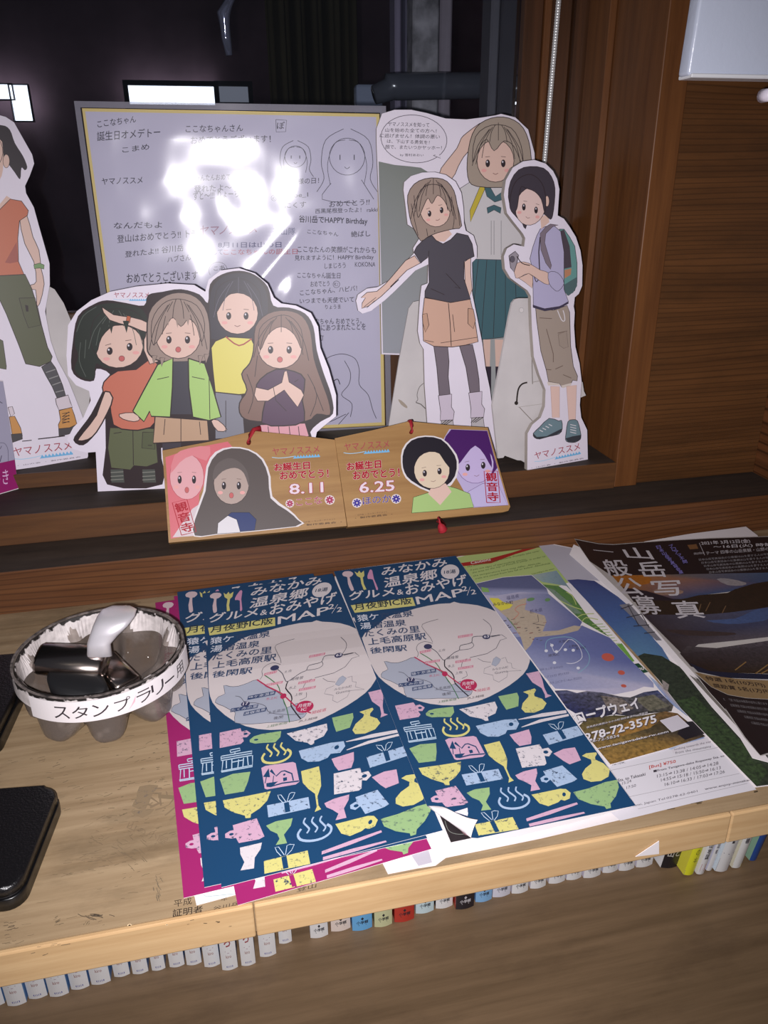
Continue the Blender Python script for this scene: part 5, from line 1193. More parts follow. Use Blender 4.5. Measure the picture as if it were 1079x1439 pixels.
for i in range(8): a.line(v7(690 + i * 12, 495 + i * 14, 745 + i * 12, 492 + i * 14), 1.0, (150, 170, 110))
a.poly(v7(790, 600, 840, 590, 905, 680, 870, 690), (104, 150, 66), tex=.3)
a.poly(v7(870, 700, 925, 690, 975, 735, 930, 745), (30, 66, 44)); a.text('you', *v7(915, 738, 955, 730, 908, 718), (206, 200, 196), .03)
a.poly(w1(470, 30, 560, 100, 700, 250, 650, 230, 560, 150), [(150, 170, 200), (170, 150, 130), (90, 110, 160), (130, 150, 180), (120, 140, 190)], tex=.4)
a.poly(w1(280, 485, 590, 400, 760, 345, 830, 410, 985, 575, 1020, 612, 700, 680, 330, 770, 250, 700), (200, 196, 202))
a.poly(w1(585, 400, 770, 345, 790, 375, 600, 430), (196, 190, 196)); a.poly(w1(560, 400, 740, 340, 760, 350, 640, 385, 590, 410), [(110, 130, 170)] * 3 + [(170, 180, 196)] * 3, tex=.5)
for p in ((280, 515, 840, 395), (345, 655, 935, 530), (420, 710, 975, 580)): a.line(w1(*p), .4, (120, 116, 120))
BK = (56, 50, 58)
for s_, p, c_, b_ in (('from the mountains', (610, 432, 790, 398, 609, 420), BK, 0), ('looking towards the top', (605, 416, 790, 375, 604, 404), BK, 0), ('[Bus] ¥750', (478, 510, 612, 480, 476, 490), (170, 60, 50), .02), ('■From Tanigawa-dake Ropeway Sta. to', (500, 528, 858, 448, 498, 514), BK, .02),
                  ('13:15⇒13:38 / 14:05⇒14:28', (517, 552, 828, 485, 516, 536), BK, .0), ('14:55⇒15:18 / 15:50⇒16:13', (537, 572, 840, 508, 536, 556), BK, 0), ('16:10⇒16:33 / 17:03⇒17:26', (556, 594, 860, 528, 555, 578), BK, 0), ('■Sta. to Takasaki', (300, 578, 458, 540, 298, 562), BK, .02), ('15:24', (340, 588, 386, 574, 339, 574), BK, 0), ('17:50', (362, 610, 410, 597, 361, 596), BK, 0),
                  ('Minakami, Japan Tel:0278-62-0401', (330, 718, 722, 628, 328, 704), BK, 0), ('www.enjoy-minakami', (760, 618, 1010, 566, 758, 604), BK, .01), ('narrow.', (290, 490, 355, 478, 289, 480), BK, 0)):
    a.text(s_, *w1(*p), c_, b_)
page('flyer', 'pale green English notice with a red Cautions band and a bus timetable at its foot', E_OUT, .0010, a)
# ropeway flyer
R_OUT = v7(20, 300, 110, 285, 240, 255, 385, 244, 460, 310, 640, 480, 780, 560, 900, 690, 1000, 790) + w1(590, 180, 700, 262, 760, 340) + w1(590, 398, 280, 486, 100, 560)
a = Art(1.02)
SKYD = (80, 86, 122); SKYM = (112, 118, 154); CL = (172, 168, 190); CL2 = (140, 144, 176)
a.poly(v7(20, 302, 110, 287, 240, 257, 384, 246, 460, 312, 470, 340, 330, 330, 200, 350, 60, 340), [SKYD] * 5 + [CL2, CL2, CL2, CL2], tex=.1)
a.poly(v7(60, 338, 200, 350, 330, 330, 470, 340, 640, 482, 620, 520, 400, 560, 300, 560, 180, 420), [CL, CL, CL, SKYM, (90, 98, 144), (90, 98, 144), CL2, CL2, CL], tex=.1)
a.poly(v7(300, 560, 400, 550, 640, 500, 780, 562, 900, 690, 1000, 790) + w1(500, 95, 450, 90, 400, 110, 300, 130, 150, 110, 0, 100) + v7(400, 700), [(104, 112, 156)] * 3 + [(92, 100, 148)] * 2 + [CL2, CL2, CL, CL, CL, CL, CL2, CL2, SKYM], tex=.1)
a.poly(v7(190, 400, 300, 375, 360, 360, 350, 420, 450, 450, 460, 480, 440, 530, 520, 525, 600, 500, 635, 505, 620, 525, 540, 545, 400, 560, 380, 600, 350, 630, 330, 560, 260, 460), (176, 160, 140), tex=.15)
a.poly(v7(170, 360, 215, 362, 240, 380, 290, 395, 275, 412, 230, 425, 200, 405), (206, 196, 60)); a.text('みなかみ町', *v7(190, 402, 292, 390, 188, 386), BK, .02)
a.poly(v7(130, 305, 165, 312, 172, 332, 135, 330), (120, 160, 84))
for s_, p in (('福島県', (258, 372, 322, 360, 256, 352)), ('栃木県', (376, 440, 440, 430, 374, 420)), ('上野駅', (570, 612, 620, 608, 569, 600)), ('大宮駅', (520, 590, 575, 585, 520, 575)), ('東京駅', (608, 625, 658, 618, 607, 610)), ('練馬IC', (470, 660, 525, 652, 469, 645))): a.text(s_, *v7(*p), (56, 56, 96) if s_ in ('福島県', '栃木県') else BK, .0)
a.line(v7(360, 390, 320, 400, 300, 420, 320, 440, 290, 470), .8, (190, 110, 90), sm=3); a.line(v7(280, 480, 310, 520, 260, 460), 1.2, (90, 120, 90)); a.line(v7(415, 445, 420, 480, 390, 490, 450, 500), .7, BK)
random.seed(5)
for _ in range(26):
    x = random.uniform(230, 460); y = 440 + (x - 230) * .25 + random.uniform(-10, 90); a.line(v7(x, y, x + random.uniform(6, 22), y - random.uniform(0, 5)), random.uniform(.4, 1.2), random.choice([BK, (84, 80, 84), (120, 60, 60)]))
a.line(v7(455, 620, 460, 580, 500, 562, 580, 560, 640, 600, 675, 650, 668, 700, 620, 740), .9, (120, 160, 176), sm=3)
a.line(v7(480, 590, 510, 640, 570, 570, 620, 600, 640, 660, 600, 690, 560, 690), .8, (206, 204, 214), sm=3)
for p in ((487, 600), (510, 632), (458, 628), (555, 622), (595, 625), (620, 715), (500, 688)): c = v7(*p)[0]; a.ell(c[0], c[1], 2.4, 2, (206, 206, 214))
for p, rx, ry in (((770, 660), 9, 5.5), ((838, 738), 5, 3.2), ((850, 805), 4, 2.2)): c = v7(*p)[0]; a.ell(c[0], c[1], rx, ry, (176, 84, 70), 10)
for p in ((380, 368, 20), (465, 370, 14)): c = v7(p[0], p[1])[0]; a.ell(c[0], c[1], p[2] / 3.6, 2.4, (90, 130, 80), -10)
for s_, p in (('JR上越線 水上駅 徒歩50分', (400, 735, 545, 715, 398, 722)), ('バス25分 約15分', (440, 770, 575, 745, 438, 757)), ('関越自動車道水上ICから14km 約25分', (400, 812, 640, 770, 398, 798))): a.text(s_, *v7(*p), (90, 90, 120), .0)
# mountains, autumn slope, lettering
a.poly(w1(0, 110, 60, 108, 110, 122, 160, 112, 240, 120, 330, 140, 380, 145, 450, 118, 520, 108, 600, 185, 590, 215, 480, 225, 380, 240, 300, 230, 160, 260, 60, 200, -40, 130), [(76, 84, 124), (84, 88, 128), (110, 110, 136), (120, 116, 130), (104, 104, 124), (96, 92, 100), (100, 98, 104), (84, 90, 116), (70, 80, 130), (110, 104, 96), (84, 80, 70), (70, 66, 60), (64, 60, 64), (60, 60, 84), (54, 58, 100), (50, 56, 100), (60, 66, 108)], tex=.9)
a.poly(w1(230, 135, 340, 150, 400, 200, 330, 230, 260, 190), (136, 124, 118), tex=.9); a.poly(w1(400, 150, 500, 130, 580, 190, 480, 215), (116, 112, 96), tex=.8)
a.poly(w1(120, 290, 160, 250, 300, 235, 420, 240, 560, 215, 620, 225, 700, 290, 762, 342, 590, 398, 280, 484), [(110, 96, 60), (96, 84, 60), (84, 80, 52), (96, 88, 54), (120, 90, 60), (130, 96, 60), (50, 44, 40), (64, 54, 50), (150, 116, 60), (156, 120, 62)], tex=.7)
a.poly(w1(400, 250, 530, 262, 480, 300, 340, 340, 260, 330), (156, 116, 60), tex=.6)
a.poly(w1(640, 270, 700, 265, 765, 325, 660, 360, 620, 330), (34, 30, 36), tex=.2)
a.poly(w1(532, 262, 620, 235, 680, 290, 592, 320), (190, 184, 192), out=(206, 200, 206), ow=.6)      # code square left blank
LT = (208, 204, 208); DKO = (50, 46, 60)
def ot(s_, p, b_): a.l += 1; a.text(s_, *[(x + .6, y + .7) for x, y in p], DKO, b_ + .03); a.l += 1; a.text(s_, *p, LT, b_)
ot('谷川岳ロープウェイ', w1(-55, 318, 436, 200, -80, 262), .04); ot('0278-72-3575', w1(120, 378, 515, 270, 112, 340), .04)
ot('0278-72-5834', w1(140, 382, 325, 345, 139, 368), .0); ot('www.tanigawadake-rw.com', w1(215, 412, 575, 325, 212, 398), .02)
ot('群馬県利根郡みなかみ町湯桧曽湯吹山国有林', w1(160, 302, 470, 225, 159, 292), .0)
page('flyer', 'blue ropeway flyer with a mountain photograph, phone number and orange leaves', R_OUT, .0018, a, MP_PHOTO)
# leaflet with navy sky over dark trees
S_OUT = [(751, 760), (775, 764), (805, 770), (900, 800), (960, 850), (1079, 960), (1110, 1000), (1110, 1098), (1079, 1104), (1063, 1106), (957, 996), (905, 930), (858, 880)]
a = Art(1.02)
a.poly([(752, 761), (775, 765), (806, 771), (900, 800), (900, 830), (835, 815), (812, 815), (800, 820)], (166, 162, 172))
a.poly([(797, 815), (812, 814), (835, 816), (900, 860), (960, 960), (930, 935), (896, 922), (850, 872)], [(54, 62, 108), (50, 56, 104), (50, 58, 108), (70, 92, 140), (84, 116, 150), (84, 120, 150), (84, 120, 150), (66, 90, 140)], tex=.15)
a.poly([(896, 922), (905, 918), (930, 922), (960, 940), (1000, 965), (1110, 1000), (1110, 1097), (1079, 1103), (1063, 1105), (957, 996), (925, 955)], (50, 58, 44), tex=.9)
a.poly([(950, 985), (975, 978), (1010, 1010), (1060, 1060), (1079, 1085), (1063, 1104), (1000, 1040)], (60, 78, 48), tex=.95)
a.poly([(930, 955), (940, 962), (938, 972), (932, 968)], (150, 140, 136), tex=.5)
page('flyer', 'leaflet with navy blue sky over dark green trees beside the ropeway flyer', S_OUT, .0026, a, MP_PHOTO)
# white sheet with grey building drawings
B_OUT = [(800, 779), (806, 765), (860, 790), (930, 850), (1000, 930), (1120, 1040), (1120, 1074), (1079, 1071), (1057, 1065), (1040, 1037), (1000, 993), (960, 942), (921, 900), (882, 850)]
a = Art(1.02); a.poly([(870, 850), (884, 848), (930, 900), (922, 900)], (120, 116, 122))
for p in ((872, 856, 900, 846), (880, 868, 905, 862), (890, 880, 912, 878), (905, 890, 920, 888)): a.line([(p[0], p[1]), (p[2], p[3])], 1.2, (50, 46, 50))
for p in ((882, 850, 898, 880), (895, 852, 912, 882)): a.line([(p[0], p[1]), (p[2], p[3])], 1.2, (60, 56, 60))
a.poly([(968, 948), (985, 958), (1055, 1035), (1048, 1035)], (110, 104, 98)); a.poly([(975, 950), (990, 960), (1079, 1052), (1079, 1066), (1060, 1040)], (60, 58, 56))
page('flyer', 'white sheet with grey building drawings lying just under the black poster', B_OUT, .0034, a, MP_PAPER)
page('flyer', 'plain white sheet peeping out above the top edge of the black poster', [(900, 770), (905, 761), (970, 750), (1048, 740), (1064, 752), (1075, 770)], .0040, None)
# black photographic poster
P_OUT = v8(28, 66, 90, 78, 160, 92, 240, 96, 500, 76, 760, 62, 1085, 52) + [(1180, 740), (1180, 1080), (1079, 1060)] + w1(1040, 440, 960, 350, 860, 200) + v8(850, 1000, 760, 900, 680, 800, 600, 715, 500, 598, 400, 480, 330, 405, 210, 290, 110, 190, 55, 110)
e0, e1_ = onZ(807, 758, .012), onZ(1020, 1000, .012); ed = (e1_ - e0).normalized()
psheet = Flat(0, 0, d=(ed.y * -1, ed.x), o=(e0.x, e0.y), prof=[(q_, .0112 + .007 * max(0, 1 - q_ / .055) ** 2) for q_ in (-.03, 0, .008, .016, .024, .032, .04, .055, .4)])
a = Art(1.02)
a.poly(v8(30, 70, 90, 82, 160, 95, 240, 99, 500, 79, 760, 65, 1085, 55) + [(1180, 742), (1180, 800)] + v8(1079, 250, 560, 262, 230, 268, 110, 188), (34, 27, 30))
a.poly(v8(230, 266, 560, 260, 1079, 250) + [(1180, 800), (1180, 840)] + v8(1079, 310, 860, 355, 700, 375, 640, 390, 560, 400, 350, 400), [(176, 112, 40), (110, 96, 90), (70, 90, 120), (84, 100, 130), (70, 84, 110), (60, 76, 110), (60, 80, 116), (60, 76, 110), (66, 76, 104), (70, 70, 90), (120, 80, 50)], tex=.2)
a.poly(v8(245, 268, 420, 268, 445, 300, 400, 316, 330, 310, 290, 300), (172, 104, 38), tex=.3, sm=2)
a.poly(v8(290, 330, 420, 350, 560, 392, 640, 395, 600, 420, 350, 410), (40, 34, 44), tex=.3)
a.poly(v8(800, 285, 860, 282, 960, 305, 940, 320, 860, 318), (150, 142, 144), tex=.3, sm=2); a.poly(v8(450, 350, 520, 330, 620, 350, 590, 370, 500, 372), (150, 120, 104), tex=.3, sm=2)
a.poly(v8(350, 398, 560, 402, 640, 388, 700, 373, 860, 360, 900, 340, 1000, 310, 1085, 296) + [(1180, 815), (1180, 860)] + v8(1079, 440, 1000, 450, 860, 470, 700, 480, 400, 480), (52, 40, 32), tex=.6)
for p in ((700, 470, 715, 420), (740, 460, 765, 410), (830, 470, 850, 430)): a.line(v8(*p), 1.2, (110, 84, 60))
a.poly(v8(398, 478, 700, 480, 860, 468, 1000, 450, 1079, 438) + [(1180, 860), (1180, 900)] + v8(1079, 600, 900, 620, 700, 640, 620, 700, 520, 600), [(62, 56, 66), (78, 76, 92), (76, 80, 104), (70, 80, 112), (72, 84, 122), (72, 84, 122), (84, 80, 92), (90, 84, 94), (88, 80, 88), (76, 68, 74), (58, 50, 52), (58, 50, 54)], tex=.3)
a.poly(v8(740, 510, 900, 500, 1000, 455, 1085, 445, 1085, 500, 1000, 520, 860, 530), (74, 92, 134), tex=.3, sm=2)
a.poly(v8(520, 560, 700, 566, 900, 578, 860, 592, 640, 592), (66, 54, 54), tex=.4, sm=2)
a.poly(v8(600, 690, 640, 650, 800, 660, 1079, 620) + [(1180, 900), (1180, 950)] + v8(1079, 800, 900, 795, 780, 790, 660, 760), [(62, 54, 58), (84, 76, 80), (86, 78, 84), (88, 80, 88), (84, 78, 86), (60, 46, 36), (56, 42, 30), (52, 40, 30), (48, 36, 30), (46, 34, 30)], tex=.6)
for p in ((900, 780, 960, 735), (1010, 800, 1079, 750), (1040, 800, 1085, 775)): a.line(v8(*p), 1.6, (130, 100, 60))
a.poly(v8(650, 740, 760, 785, 900, 795, 1085, 802) + [(1180, 955), (1180, 965)] + v8(1085, 830, 850, 822, 700, 790), (30, 36, 56), tex=.3)
a.poly(v8(680, 790, 760, 808, 900, 826, 1085, 836) + [(1180, 962), (1180, 990)] + v8(1085, 938, 960, 930, 860, 912, 770, 870), (134, 110, 78))
a.poly(v8(770, 872, 860, 914, 960, 932, 1085, 940) + [(1180, 992), (1180, 1078), (1079, 1058)] + w1(1040, 438, 965, 348, 862, 198) + v8(850, 998, 760, 898, 690, 805), (36, 30, 32))
W2 = (196, 190, 194)
for ch_, p in (('山', (318, 172, 460, 178, 280, 112)), ('岳', (395, 275, 535, 272, 355, 192)), ('写', (470, 378, 625, 372, 440, 298)), ('真', (590, 498, 740, 495, 545, 405)), ('一', (140, 140, 240, 140, 118, 112)), ('般', (215, 270, 345, 268, 165, 180)), ('公', (275, 370, 410, 372, 240, 278)), ('募', (385, 475, 510, 478, 330, 375))):
    a.text(ch_, *v8(*p), W2, .015)
PU = (120, 112, 176)
for k, ch_ in enumerate('プロアマ不問'): a.text(ch_, *v8(545 + k * 15, 116 + k * 17, 567 + k * 15, 112 + k * 17, 538 + k * 15, 99 + k * 17), PU, .03)
for k, ch_ in enumerate('日本山岳写真協会展'): a.text(ch_, *v8(478 + k * 15, 122 + k * 17, 500 + k * 15, 118 + k * 17, 470 + k * 15, 105 + k * 17), PU, .03)
a.poly(v8(640, 100, 690, 95, 700, 120, 655, 124), (120, 84, 54)); a.line(v8(705, 88, 735, 155), .6, W2)
for s_, p, b_ in (('2021年 3月12日(金)', (720, 103, 985, 90, 712, 80), .02), ('〜16日(火) 時計台', (785, 122, 1150, 105, 780, 102), .02), ('テーマ 四季の山岳景観・山野の動植物', (745, 154, 1160, 125, 740, 135), .0), ('応募作品 自作未発表のもの', (678, 154, 735, 148, 674, 142), .0)): a.text(s_, *v8(*p), W2, b_)
for k in range(5): a.text('日本山岳写真協会の公募展は山を愛する人の写真展です。', *v8(705 + k * 14, 186 + k * 17, 1150 + k * 10, 150 + k * 18, 702 + k * 14, 174 + k * 17), (150, 146, 150), .0)
INKB = (44, 34, 32)
a.text('特選 1名(10万円)', *v8(750, 838, 1070, 878, 735, 812), INKB, .02); a.text('奨励賞 5名(1万円)', *v8(790, 878, 1110, 915, 775, 852), INKB, .02)
for k in range(5): a.text('応募規定 作品は未発表の自作に限ります 出品料は一点につき', *v8(840 + k * 38, 945 + k * 32, 1200 + k * 30, 985 + k * 34, 832 + k * 38, 930 + k * 32), (120, 116, 118), .0)
page('poster', 'black poster with a misty mountain photograph and large white lettering, curling at its left edge', P_OUT, .0050, a, MP_PHOTO, cat='poster', sh=psheet, pm=plain('poster_stock', (170, 164, 160), .4, k=K))
# flyer with a black picture under the curled corner, then the right-hand map leaflet
a = Art(1.02); a.poly(d5(345, 510, 440, 530, 620, 705, 440, 742), (40, 34, 36)); a.line(d5(390, 560, 420, 640, 480, 670, 560, 670, 610, 640), .7, (120, 124, 116), sm=3); a.poly(d5(520, 640, 560, 630, 600, 690, 560, 680), (120, 84, 90))
page('flyer', 'white flyer with a black picture showing under the folded leaflet corner', [(598, 1130), (700, 1100), (760, 1160), (720, 1180), (630, 1194), (615, 1170)], .0022, a, cat='flyer')
B_PAGE = [(469, 803), (560, 791), (640, 781), (770, 958), (893, 1132), (800, 1157), (720, 1177), (690, 1179), (663, 1177.5), (600, 1132.5), (543.5, 990), (516, 921)]
b2 = Art(); b2.l = blue.l; b2.it = list(blue.it)
cutpoly = b2.it[0]; b2.it[0] = ('p', B_PAGE, cutpoly[2], cutpoly[3])
t = empty('map_leaflet', onZ(680, 980, .0034), 'navy blue town map leaflet on the right with its lower left corner folded up', 'leaflet', GB)
shB = Flat(.0034, .006, ((.46, .0008, .03),))
sheetpaper('page', B_PAGE, shB, M_PAPER, t)
lo_ = []                                     # drop the white bowl half hidden by the fold
for it in b2.it:
    cx_ = sum(p[0] for p in it[1]) / len(it[1]); cy_ = sum(p[1] for p in it[1]) / len(it[1])
    if not (630 < cx_ < 662 and 1140 < cy_ < 1172): lo_.append(it)
b2.it = lo_; b2.poly(d5(470, 485, 580, 450, 585, 500, 580, 520, 520, 500), WH, .3)
b2.build('print', shB, MP_PAPER, t, dz=.000004, base=.00003, clip=BQ)
# folded corner: curved flap between the fold line and its lifted tip
f0, f1 = (600, 1132.5), (663, 1177.5); rows = [[], [], [], [], []]
edge_top = [f0, (622, 1134), (640, 1142), (656, 1149), (671, 1152.5)]
edge_bot = [f1, (662, 1176), (664, 1168), (667, 1160), (671, 1152.5)]
V = []; n_ = 6; m_2 = 16
ct_, cb_ = smoothpoly(edge_top, 4, False), smoothpoly(edge_bot, 4, False)
for j in range(m_2 + 1):
    t_ = j / m_2
    for i in range(n_ + 1):
        r = i / n_; A_, B_ = ct_[j], cb_[j]
        V.append(onZ(A_[0] + (B_[0] - A_[0]) * r, A_[1] + (B_[1] - A_[1]) * r, .0037 + .0065 * math.sin(t_ * math.pi * .55)))
Fc = [(j * (n_ + 1) + i, j * (n_ + 1) + i + 1, (j + 1) * (n_ + 1) + i + 1, (j + 1) * (n_ + 1) + i) for j in range(m_2) for i in range(n_)]
o = mesh_obj('folded_corner', V, Fc, M_PAPER, t, True); so = o.modifiers.new('thick', 'SOLIDIFY'); so.thickness = .0002
# small white paper triangle hanging below the front edge
tri = [onY(893, 1204, .2578), onY(926, 1182, .2578), onY(926, 1200, .2578)]
o = mesh_obj('paper_scrap', tri + [p + Vector((0, .0003, 0)) for p in tri], [(0, 1, 2), (5, 4, 3), (0, 3, 4, 1), (1, 4, 5, 2), (2, 5, 3, 0)], M_PAPER)
tag(o, 'small white paper triangle stuck to the front edge of the counter', 'paper')
# ================================================================== bowl of rubber stamps
bc = Vector((-.0858, .430, 0)); bw = empty('bowl', bc, 'clear plastic bowl on bulging feet with a taped paper rim holding stamps', 'bowl')
m_, nt, b = nodes('clear_plastic'); nt.nodes.remove(b); L = nt.links.new
tr = N(nt, 'ShaderNodeBsdfTransparent'); tr.inputs[0].default_value = (.80, .77, .74, 1); pb = N(nt, 'ShaderNodeBsdfPrincipled')
pb.inputs['Base Color'].default_value = (*lin((120, 110, 104), 1.1), 1); pb.inputs['Roughness'].default_value = .12; pb.inputs['Coat Weight'].default_value = .5
ms = N(nt, 'ShaderNodeMixShader'); lw = N(nt, 'ShaderNodeLayerWeight'); lw.inputs[0].default_value = .42
tc = N(nt, 'ShaderNodeTexCoord'); nz = N(nt, 'ShaderNodeTexNoise'); nz.inputs['Scale'].default_value = 60; nz.inputs['Detail'].default_value = 6; L(tc.outputs['Object'], nz.inputs['Vector'])
mr = N(nt, 'ShaderNodeMapRange'); mr.inputs['From Min'].default_value = .52; mr.inputs['From Max'].default_value = .7; mr.inputs['To Max'].default_value = .5; L(nz.outputs['Fac'], mr.inputs[0])
ad = N(nt, 'ShaderNodeMath', operation='ADD', use_clamp=True); ml = N(nt, 'ShaderNodeMath', operation='MULTIPLY'); ml.inputs[1].default_value = .75
L(lw.outputs['Facing'], ml.inputs[0]); L(ml.outputs[0], ad.inputs[0]); L(mr.outputs[0], ad.inputs[1])
a2 = N(nt, 'ShaderNodeMath', operation='ADD', use_clamp=True); a2.inputs[1].default_value = .18; L(ad.outputs[0], a2.inputs[0])
L(a2.outputs[0], ms.inputs[0]); L(tr.outputs[0], ms.inputs[1]); L(pb.outputs[0], ms.inputs[2]); L(ms.outputs[0], nt.nodes['Material Output'].inputs[0]); M_CLR = m_
def brad(th, t):               # t = 0 foot .. 1 rim
    lob = .5 + .5 * math.cos(8 * (th + 1.45))
    r = .045 + .005 * t ** .7
    return r - (1 - lob) ** 2.2 * .012 * (1 - t) ** .7 - .006 * max(0, 1 - t / .16) ** 2
nt_, nr = 128, 26; V = []; Fc = []
ZR = .040
def zprof(th, t):
    lob = .5 + .5 * math.cos(8 * (th + 1.45)); low = .0008 + (1 - lob) ** 2 * .009
    return low + (ZR - low) * t
for j in range(nr + 1):
    t_ = j / nr
    for i in range(nt_):
        th = 2 * math.pi * i / nt_; r = brad(th, t_)
        if j == 0: r *= .93
        V.append((bc.x + r * math.cos(th), bc.y + r * math.sin(th), zprof(th, t_ if j else 0)))
for j in range(nr):
    for i in range(nt_): Fc.append((j * nt_ + i, j * nt_ + (i + 1) % nt_, (j + 1) * nt_ + (i + 1) % nt_, (j + 1) * nt_ + i))
k0 = len(V)
for j, (rr_, zz) in enumerate(((.022, .003), (.010, .0045))):
    for i in range(nt_):
        th = 2 * math.pi * i / nt_; V.append((bc.x + rr_ * math.cos(th), bc.y + rr_ * math.sin(th), zz + .0006))
for i in range(nt_):
    i2 = (i + 1) % nt_; Fc.append((i, i2, k0 + i2, k0 + i)); Fc.append((k0 + i, k0 + i2, k0 + nt_ + i2, k0 + nt_ + i))
Fc.append(tuple(k0 + nt_ + i for i in range(nt_)))
o = mesh_obj('bowl_body', V, Fc, M_CLR, bw, True); so = o.modifiers.new('wall', 'SOLIDIFY'); so.thickness = .0012; so.offset = -1
def band(name, th0, th1, zt, zb, mat, rout, par, n=72, rag=0.0, follow=False, t_=.0004):
    V = []; Fc = []; m = n + 1; closed = abs(th1 - th0 - 2 * math.pi) < 1e-4
    for i in range(m):
        th = th0 + (th1 - th0) * i / n; c_, s_ = math.cos(th), math.sin(th)
        tt = lambda z: max(0, min(1, z / ZR))
        zb_ = zb + rag * noise.noise((th * 3, 1, 0)); zt_ = zt + rag * .15 * noise.noise((th * 9, 4, 0))
        for z, dr in ((zb_, rout), (zt_, rout), (zt_, rout - t_), (zb_, rout - t_)):
            r = (brad(th, tt(z)) if follow else .050) + dr; V.append((bc.x + r * c_, bc.y + r * s_, z))
    for i in range(n):
        for k in range(4): Fc.append((i * 4 + k, (i + 1) * 4 + k, (i + 1) * 4 + (k + 1) % 4, i * 4 + (k + 1) % 4))
    if not closed: Fc += [(0, 1, 2, 3), (n * 4 + 3, n * 4 + 2, n * 4 + 1, n * 4)]
    return mesh_obj(name, V, Fc, mat, par)
M_TAPE = plain('worn_paper_tape', (188, 180, 178), .6, k=K, noisy=.25, nscale=240)
nt = M_TAPE.node_tree; b = nt.nodes['Principled BSDF']; L = nt.links.new
tc = N(nt, 'ShaderNodeTexCoord'); sx_ = N(nt, 'ShaderNodeSeparateXYZ'); L(tc.outputs['Object'], sx_.inputs[0])
nz = N(nt, 'ShaderNodeTexNoise'); nz.inputs['Scale'].default_value = 190; nz.inputs['Detail'].default_value = 5; L(tc.outputs['Object'], nz.inputs['Vector'])
ma = N(nt, 'ShaderNodeMath', operation='MULTIPLY_ADD'); ma.inputs[1].default_value = .012; L(nz.outputs['Fac'], ma.inputs[0]); L(sx_.outputs['Z'], ma.inputs[2])
mr = N(nt, 'ShaderNodeMapRange'); mr.inputs['From Min'].default_value = ZR + .0046; mr.inputs['From Max'].default_value = ZR + .0056; L(ma.outputs[0], mr.inputs[0])
src = b.inputs['Base Color'].links[0].from_socket; mx = N(nt, 'ShaderNodeMix', data_type='RGBA'); L(mr.outputs[0], mx.inputs[0]); L(src, mx.inputs[6]); mx.inputs[7].default_value = (.012, .009, .008, 1); L(mx.outputs[2], b.inputs['Base Color'])
o = band('paper_rim', 0, 2 * math.pi, ZR + .0006, ZR - .010, M_TAPE, .0004, bw, 120, .0012); 
o = band('paper_rim', 0, 2 * math.pi, ZR + .0006, ZR - .0135, M_TAPE, -.0022, bw, 120, .0022, follow=True)
band('rim_edge', 0, 2 * math.pi, ZR + .0010, ZR - .0002, plain('dirty_rim', (112, 102, 98), .8, noisy=.9, nscale=260), .0003, bw, 120, .0006, t_=.0014)
th0, th1 = -2.28, -.12
band('label_strip', th0, th1, ZR - .0002, ZR - .0140, M_PAPER, .0020, bw, 60)
class Cyl:
    def __init__(s): s.n = Vector((0, -1, 0))
    def pos(s, u, v, h=0):      # u along the strip 0..1, v 0..1 up
        th = th0 + (th1 - th0) * u; z = ZR - .0140 + .0138 * v; r = .0521 + h
        return Vector((bc.x + r * math.cos(th), bc.y + r * math.sin(th), z))
a = Art()
for i, ch_ in enumerate('スタンプラリー用'):
    u = (-1.97 + (0, .20, .41, .64, .88, 1.06, 1.25, 1.46)[i] - th0) / (th1 - th0)
    if ch_ == 'ー': a.poly([(u, .44), (u + .075, .44), (u + .075, .52), (u, .52)], (44, 38, 42))
    else: a.text(ch_, (u, .2), (u + .08, .2), (u, .78), (44, 38, 42), .0)
a.poly([(.5, .1), (.52, .3), (.55, .7), (.54, .4)], (190, 150, 160))
o = a.build('lettering', Cyl(), MP_PAPER, bw, cuts=[i / 60 for i in range(1, 60)], dz=.000004, base=.00004)
# stamp one: chromed holder with an upright bent grip
CHR = plain('chrome', (214, 208, 216), .34, metal=.55, spec=.8, k=1.3); CHR2 = plain('dark_chrome', (150, 140, 134), .22, metal=1, k=1.3); RUB = plain('black_rubber', (22, 22, 24), .5, spec=.4)
s1 = empty('rubber_stamp', (-.09, .412, .03), 'chromed hand stamp with a bent grip leaning on the bowl rim', 'stamp')
def loft(name, secs, mat, par, n=20):
    """secs: (centre, half-width vector, half-height vector, exponent)"""
    V = []; Fc = []
    for c_, u, v, e in secs:
        for i in range(n):
            q = 2 * math.pi * i / n; cs, sn = math.cos(q), math.sin(q)
            V.append(Vector(c_) + Vector(u) * (math.copysign(abs(cs) ** e, cs)) + Vector(v) * (math.copysign(abs(sn) ** e, sn)))
    for j in range(len(secs) - 1):
        for i in range(n): Fc.append((j * n + i, j * n + (i + 1) % n, (j + 1) * n + (i + 1) % n, (j + 1) * n + i))
    Fc += [tuple(range(n)), tuple((len(secs) - 1) * n + i for i in range(n))]
    return mesh_obj(name, V, Fc, mat, par, True)
A0 = onZ(54, 925, .036); A1 = onZ(150, 932, .032)
dx = (A1 - A0).normalized(); up = Vector((0, -.35, .94)).normalized(); wd = up.cross(dx).normalized()
loft('holder', [(A0 + dx * k * (A1 - A0).length, wd * r1, up * r2, .8) for k, r1, r2 in ((0, .0005, .0005), (0.001, .0095, .0055), (.05, .0105, .0065), (.5, .011, .007), (.95, .011, .007), (1, .008, .005))], CHR2, s1)
R0 = onZ(70, 958, .026); R1 = onZ(152, 972, .022)
dd = (R1 - R0).normalized()
loft('rubber_pad', [(R0 + dd * k * (R1 - R0).length, Vector((0, .012, .004)) * r, Vector((0, -.003, .006)), .7) for k, r in ((0, .3), (.06, .75), (.2, 1), (.8, 1), (.94, .6), (1, .2))], RUB, s1)
